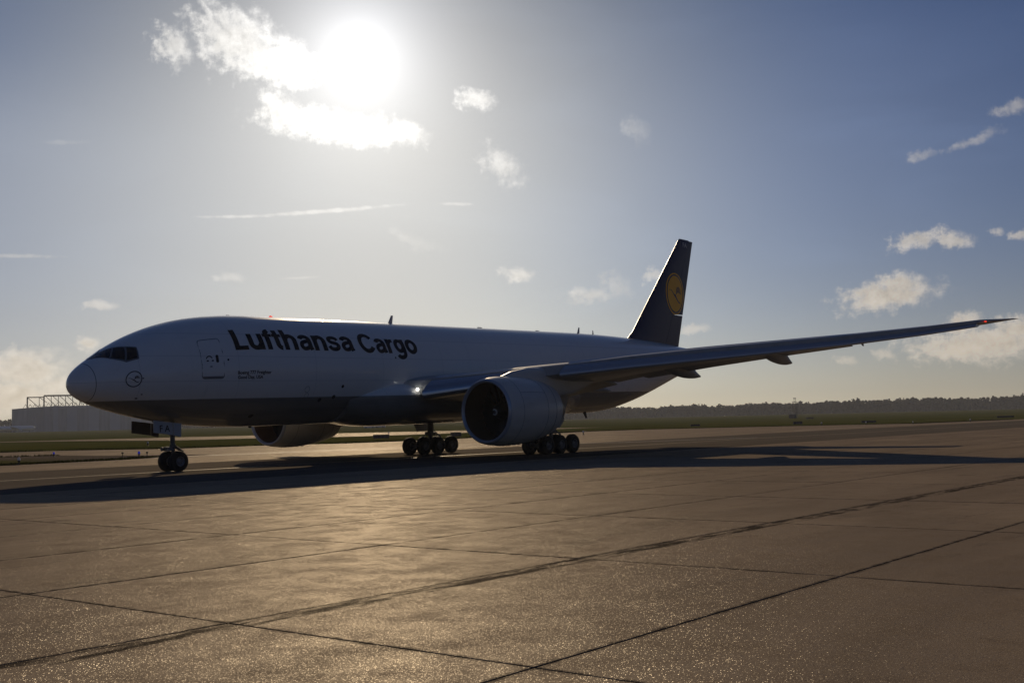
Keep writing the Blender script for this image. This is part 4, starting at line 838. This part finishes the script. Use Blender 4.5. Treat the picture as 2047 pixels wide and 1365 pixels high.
# wood along the horizon: one mass of crowns and trunks
M_leaf = mat('wood_foliage', (0.05, 0.055, 0.035), 0.9, spec=0.1, build=lambda t, b: (lambda g: g.set(b.inputs['Base Color'], g.mix(g.noise(g.pos(), .05, 4, .6), (0.030, 0.034, 0.020), (0.060, 0.055, 0.035))))(G(t)))
TV = []; TF = []; nvt = 0; LC = []; LS = []
az = 8.0
while az < 112:
    for row in range(6):
        D_ = 1440+row*16+rng.uniform(-9, 9)+40*math.sin(az*.35); q = polar(az+rng.uniform(-.12, .12), D_); z0 = terrain(D_)
        Ht = rng.uniform(12.8, 14.6)+.8*math.sin(az*1.7)+.4*math.sin(az*5.1+1)+(1.2 if az > 68 else 0)+(rng.uniform(1, 2.6) if rng.random() < .07 else 0)
        W = Ht*rng.uniform(.20, .28); c0 = np.array([q.x, q.y, z0])
        TV.append(c0+np.array([[.3, 0, -.3], [-.15, .26, -.3], [-.15, -.26, -.3], [0, 0, Ht*.85]])); TF += [(nvt, nvt+1, nvt+3), (nvt+1, nvt+2, nvt+3), (nvt+2, nvt, nvt+3)]; nvt += 4
        u_ = rng.normal(size=(46, 3)); u_ /= np.linalg.norm(u_, axis=1)[:, None]; rr = rng.uniform(.35, 1, 46)**.5; hc = rng.uniform(.28, 1.0, 46); wd = W*np.sin(PI*(.12+.80*hc))**.7
        LC.append(c0+np.stack([u_[:, 0]*wd*rr, u_[:, 1]*wd*rr, Ht*hc*(.96+.04*u_[:, 2])], 1)); LS.append(rng.uniform(.8, 1.6, 46))
        LC.append(c0+np.stack([rng.uniform(-5, 5, 16), rng.uniform(-5, 5, 16), rng.uniform(.2, 8.5, 16)], 1)); LS.append(rng.uniform(1.8, 3.2, 16))
    az += 4.6/1440*57.3*rng.uniform(.8, 1.2)
LC = np.concatenate(LC); LS = np.concatenate(LS)[:, None]; nl = len(LC)
n_ = rng.normal(size=(nl, 3)); n_ /= np.linalg.norm(n_, axis=1)[:, None]; a_ = np.cross(n_, rng.normal(size=(nl, 3))); a_ /= np.linalg.norm(a_, axis=1)[:, None]; b_ = np.cross(n_, a_)
tv = np.concatenate(TV+[np.stack([LC+a_*LS, LC+b_*LS*.8, LC-a_*LS*.9, LC-b_*LS], 1).reshape(-1, 3)])
tf = TF+[(nvt+4*k, nvt+4*k+1, nvt+4*k+2, nvt+4*k+3) for k in range(nl)]
tag(mk('distant_wood', tv, tf, M_leaf), 'low hazy wood along the horizon behind the airfield', 'wood', kind='stuff')
# radio mast with hut
M_mast = mat('mast_steel', (0.10, 0.09, 0.085), 0.6)
q = polar(65.19, 620); mz = terrain(620)-.05
mast = empty('lattice_mast', (q.x, q.y, mz)); tag(mast, 'slim lattice mast standing in front of the distant wood', 'mast')
mb = MB(); Hm = 8.4; s_ = .85
for a, b in ((-s_, -s_), (s_, -s_), (s_, s_), (-s_, s_)): mb.tube((a, b, 0), (a, b, Hm), .10, None, 6)
mb.build('leg_frame', M_mast, mast); mb = MB()
for k in range(8):
    z0, z1 = Hm*k/8, Hm*(k+1)/8; c4 = [(-s_, -s_), (s_, -s_), (s_, s_), (-s_, s_)]
    for i in range(4):
        a, b = c4[i], c4[(i+1) % 4]; mb.tube((*a, z0), (*b, z1), .05, None, 5).tube((*a, z1), (*b, z1), .05, None, 5)
mb.build('bracing', M_mast, mast)
for a in (-s_, s_): MB().tube((a, 0, Hm), (a, 0, Hm+2.2), .09, None, 6).lathe([(0, 0), (.1, .3), (.5, .3), (.6, 0)], (a, 0, Hm+1.5), 'z', 8).build('lamp_post', M_mast, mast)
MB().box((-s_-.2, -s_-.2, Hm), (s_+.2, s_+.2, Hm+.15)).build('platform', M_mast, mast)
q2 = polar(65.06, 600); hut = empty('equipment_hut', (q2.x, q2.y, terrain(600)-.05)); tag(hut, 'small dark equipment hut at the foot of the lattice mast', 'hut')
MB().box((-1.8, -1.2, 0), (1.8, 1.2, 1.9)).build('wall', mat('hut_wall', (0.06, 0.045, 0.05), .8), hut)
MB().add([(-2, -1.4, 1.9), (2, -1.4, 1.9), (2, 1.4, 2.1), (-2, 1.4, 2.1), (-2, -1.4, 2.05), (2, -1.4, 2.05), (2, 1.4, 2.25), (-2, 1.4, 2.25)], [(0, 3, 2, 1), (4, 5, 6, 7), (0, 1, 5, 4), (1, 2, 6, 5), (2, 3, 7, 6), (3, 0, 4, 7)]).build('roof', M_steel, hut)
# taxiway signs: seen from behind, dark
M_sign = mat('sign_back', (0.035, 0.022, 0.03), 0.6); M_signp = mat('sign_frame', (0.07, 0.055, 0.06), 0.5)
def sign(px, py, wd, ht, label, n=3):
    d_ = math.hypot(px-CAM.x, py-CAM.y); r = empty('taxiway_sign', (px, py, terrain(d_)-.04)); r.rotation_euler = (0, 0, math.radians(-38)); tag(r, label, 'sign', 'taxiway signs seen from behind')
    MB().box((-wd/2, -.12, .22), (wd/2, .12, .22+ht)).build('sign_box', M_sign, r)
    for k in range(n+1):
        x_ = -wd/2+wd*k/n; MB().box((x_-.035, -.135, .17), (x_+.035, .135, .25+ht)).build('rib', M_signp, r)
    for x_ in (-wd*.4, wd*.4): MB().tube((x_, 0, 0), (x_, 0, .25), .04, None, 8).build('leg', M_signp, r)
sign(93.4, 72.5, 2.3, .55, 'dark low sign in the grass between the far engine and the starboard wheels', 4)
sign(102.9, 65.8, 1.6, .6, 'dark low sign just behind the starboard main wheels', 3)
sign(214.2, 60.7, 2.1, .6, 'dark sign in the grass below the lattice mast')
sign(220.7, 46.7, 3.4, .42, 'wide dark sign in the grass right of the mast, near the taxiway edge', 6)
sign(301.7, 39.9, 5.0, .45, 'widest dark sign at the far right of the grass strip', 8)
sign(208.7, 84.0, 2.2, .4, 'dark sign in the grass below the tail of the cargo jet', 4)
sign(420.0, 150.0, 3.2, .6, 'brownish box sign farther out in the grass, above the right taxiway', 5)
# elevated edge lights
M_blue_l = mat('blue_glass', (0.02, 0.03, 0.5), 0.1, emit=(0.05, 0.08, 1.0), es=0.25); M_body_l = mat('light_fitting', (0.05, 0.045, 0.035), 0.6); M_clear = mat('clear_glass', (0.8, 0.8, 0.75), 0.08)
def edge_light(px, py, label, glass=M_blue_l, sc_=1.0):
    d_ = math.hypot(px-CAM.x, py-CAM.y); r = empty('taxiway_light', (px, py, terrain(d_))); tag(r, label, 'light', 'lights along the taxiway edges')
    MB().lathe([(0, 0), (0, .16*sc_), (.03, .15*sc_), (.05, .06*sc_), (.2*sc_, .045*sc_), (.2*sc_, .07*sc_), (.26*sc_, .085*sc_), (.26*sc_, 0)], (0, 0, 0), 'z', 12).build('stem', M_body_l, r, True)
    MB().lathe([(.26*sc_, .08*sc_), (.34*sc_, .085*sc_), (.40*sc_, .07*sc_), (.44*sc_, .03*sc_), (.45*sc_, 0)], (0, 0, 0), 'z', 12).build('glass', glass, r, True)
edge_light(11.0, 25.3, 'taxiway edge light at the far left corner of the grass island', M_clear, 1.2)
edge_light(25.0, 45.3, 'blue edge light on the far rim of the grass island')
edge_light(24.3, 31.0, 'bright blue edge light just left of the nose wheels', sc_=1.15)
for q_ in ((24.9, 34.3, 'left'), (26.0, 32.4, 'right')):
    r = empty('marker_post', (q_[0], q_[1], 0)); tag(r, 'short dark marker post %s of the bright blue edge light' % q_[2], 'post', 'marker posts by the blue light')
    MB().tube((0, 0, 0), (0, 0, .3), .03, None, 8).build('stem', M_body_l, r); MB().lathe([(.28, 0), (.28, .09), (.40, .10), (.42, 0)], (0, 0, 0), 'z', 10).build('cap', M_body_l, r)
edge_light(110.9, 47.5, 'edge light lying right behind the port main wheels', M_clear, 1.4)
edge_light(188.3, 43.7, 'glinting edge light beside the sign under the mast', M_clear, 1.6)
edge_light(189.4, 35.0, 'glinting edge light between the mast and the wide dark sign', M_clear, 1.5)
edge_light(214.0, 22.6, 'glinting edge light on the taxiway bend at the right', M_clear, 1.5)
edge_light(190.0, 26.0, 'edge light right of the wide dark sign on the kerb', M_clear, 1.2)
edge_light(66.0, 92.0, 'tiny dark edge light in the grass above the nose wheels', M_clear, 1.3)
edge_light(141.0, 118.0, 'tiny edge light by the runway below the belly of the jet', M_clear, 1.6)
# grass blades along the rims that stand out against the pavement
gv_ = []; gf_ = []
def tuft(x, y, z, h):
    for k in range(3):
        a = rng.uniform(0, 2*PI); dx, dy = math.cos(a)*.05, math.sin(a)*.05; b_ = rng.normal(size=2)*h*.4; j = len(gv_)
        ox, oy = rng.normal(size=2)*.08
        gv_.extend([(x+ox-dx, y+oy-dy, z-.01), (x+ox+dx, y+oy+dy, z-.01), (x+ox+b_[0], y+oy+b_[1], z+h)]); gf_.append((j, j+1, j+2))
def along(pts, wd, dens, h, z=0.0):
    for a, b in zip(pts[:-1], pts[1:]):
        a, b = np.array(a), np.array(b); Ln = np.linalg.norm(b-a); nrm = np.array([-(b-a)[1], (b-a)[0]])/Ln
        for k in range(int(Ln*dens)):
            q = a+(b-a)*rng.random()+nrm*abs(rng.normal())*wd; tuft(q[0], q[1], z, h*rng.uniform(.5, 1.4))
along([(-60, 30), (9.4, 24.9), (19.6, 26.1), (25, 28.3)], 1.2, 40, .12, .02)
along([(23.6, 52.4), (28.3, 51.0)][::-1]+[(-40, 66)], 1.0, 15, .14, .02)
along([(36, 77.5), (42.9, 77), (46, 71), (48.5, 61.5), (59.7, 60.5), (68.4, 53), (87, 53.5), (150, 74), (171, 73), (186, 54), (194, 40), (198, 27.5), (254, 24.5)], 2.0, 26, .2, -.04)
tag(mk('grass_tufts', gv_, gf_, M_grass), 'short ragged grass along the pavement rims', 'grass', kind='stuff')
# air between here and the wood
HB = (-1900.0, -2100.0, -1.2, 2600.0, 2300.0, 62.0)
hz = MB().box(HB[:3], HB[3:]).build('haze', None); tag(hz, 'thin pale haze over the whole airfield', 'haze', kind='stuff')
hm = bpy.data.materials.new('haze'); hm.use_nodes = True; ht = hm.node_tree; ht.nodes.clear()
pv = ht.nodes.new('ShaderNodeVolumePrincipled'); pv.inputs['Color'].default_value = (0.80, 0.87, 1.0, 1); pv.inputs['Density'].default_value = 0.00015; pv.inputs['Anisotropy'].default_value = 0.2
mo = ht.nodes.new('ShaderNodeOutputMaterial'); ht.links.new(pv.outputs[0], mo.inputs['Volume']); hz.data.materials.append(hm)
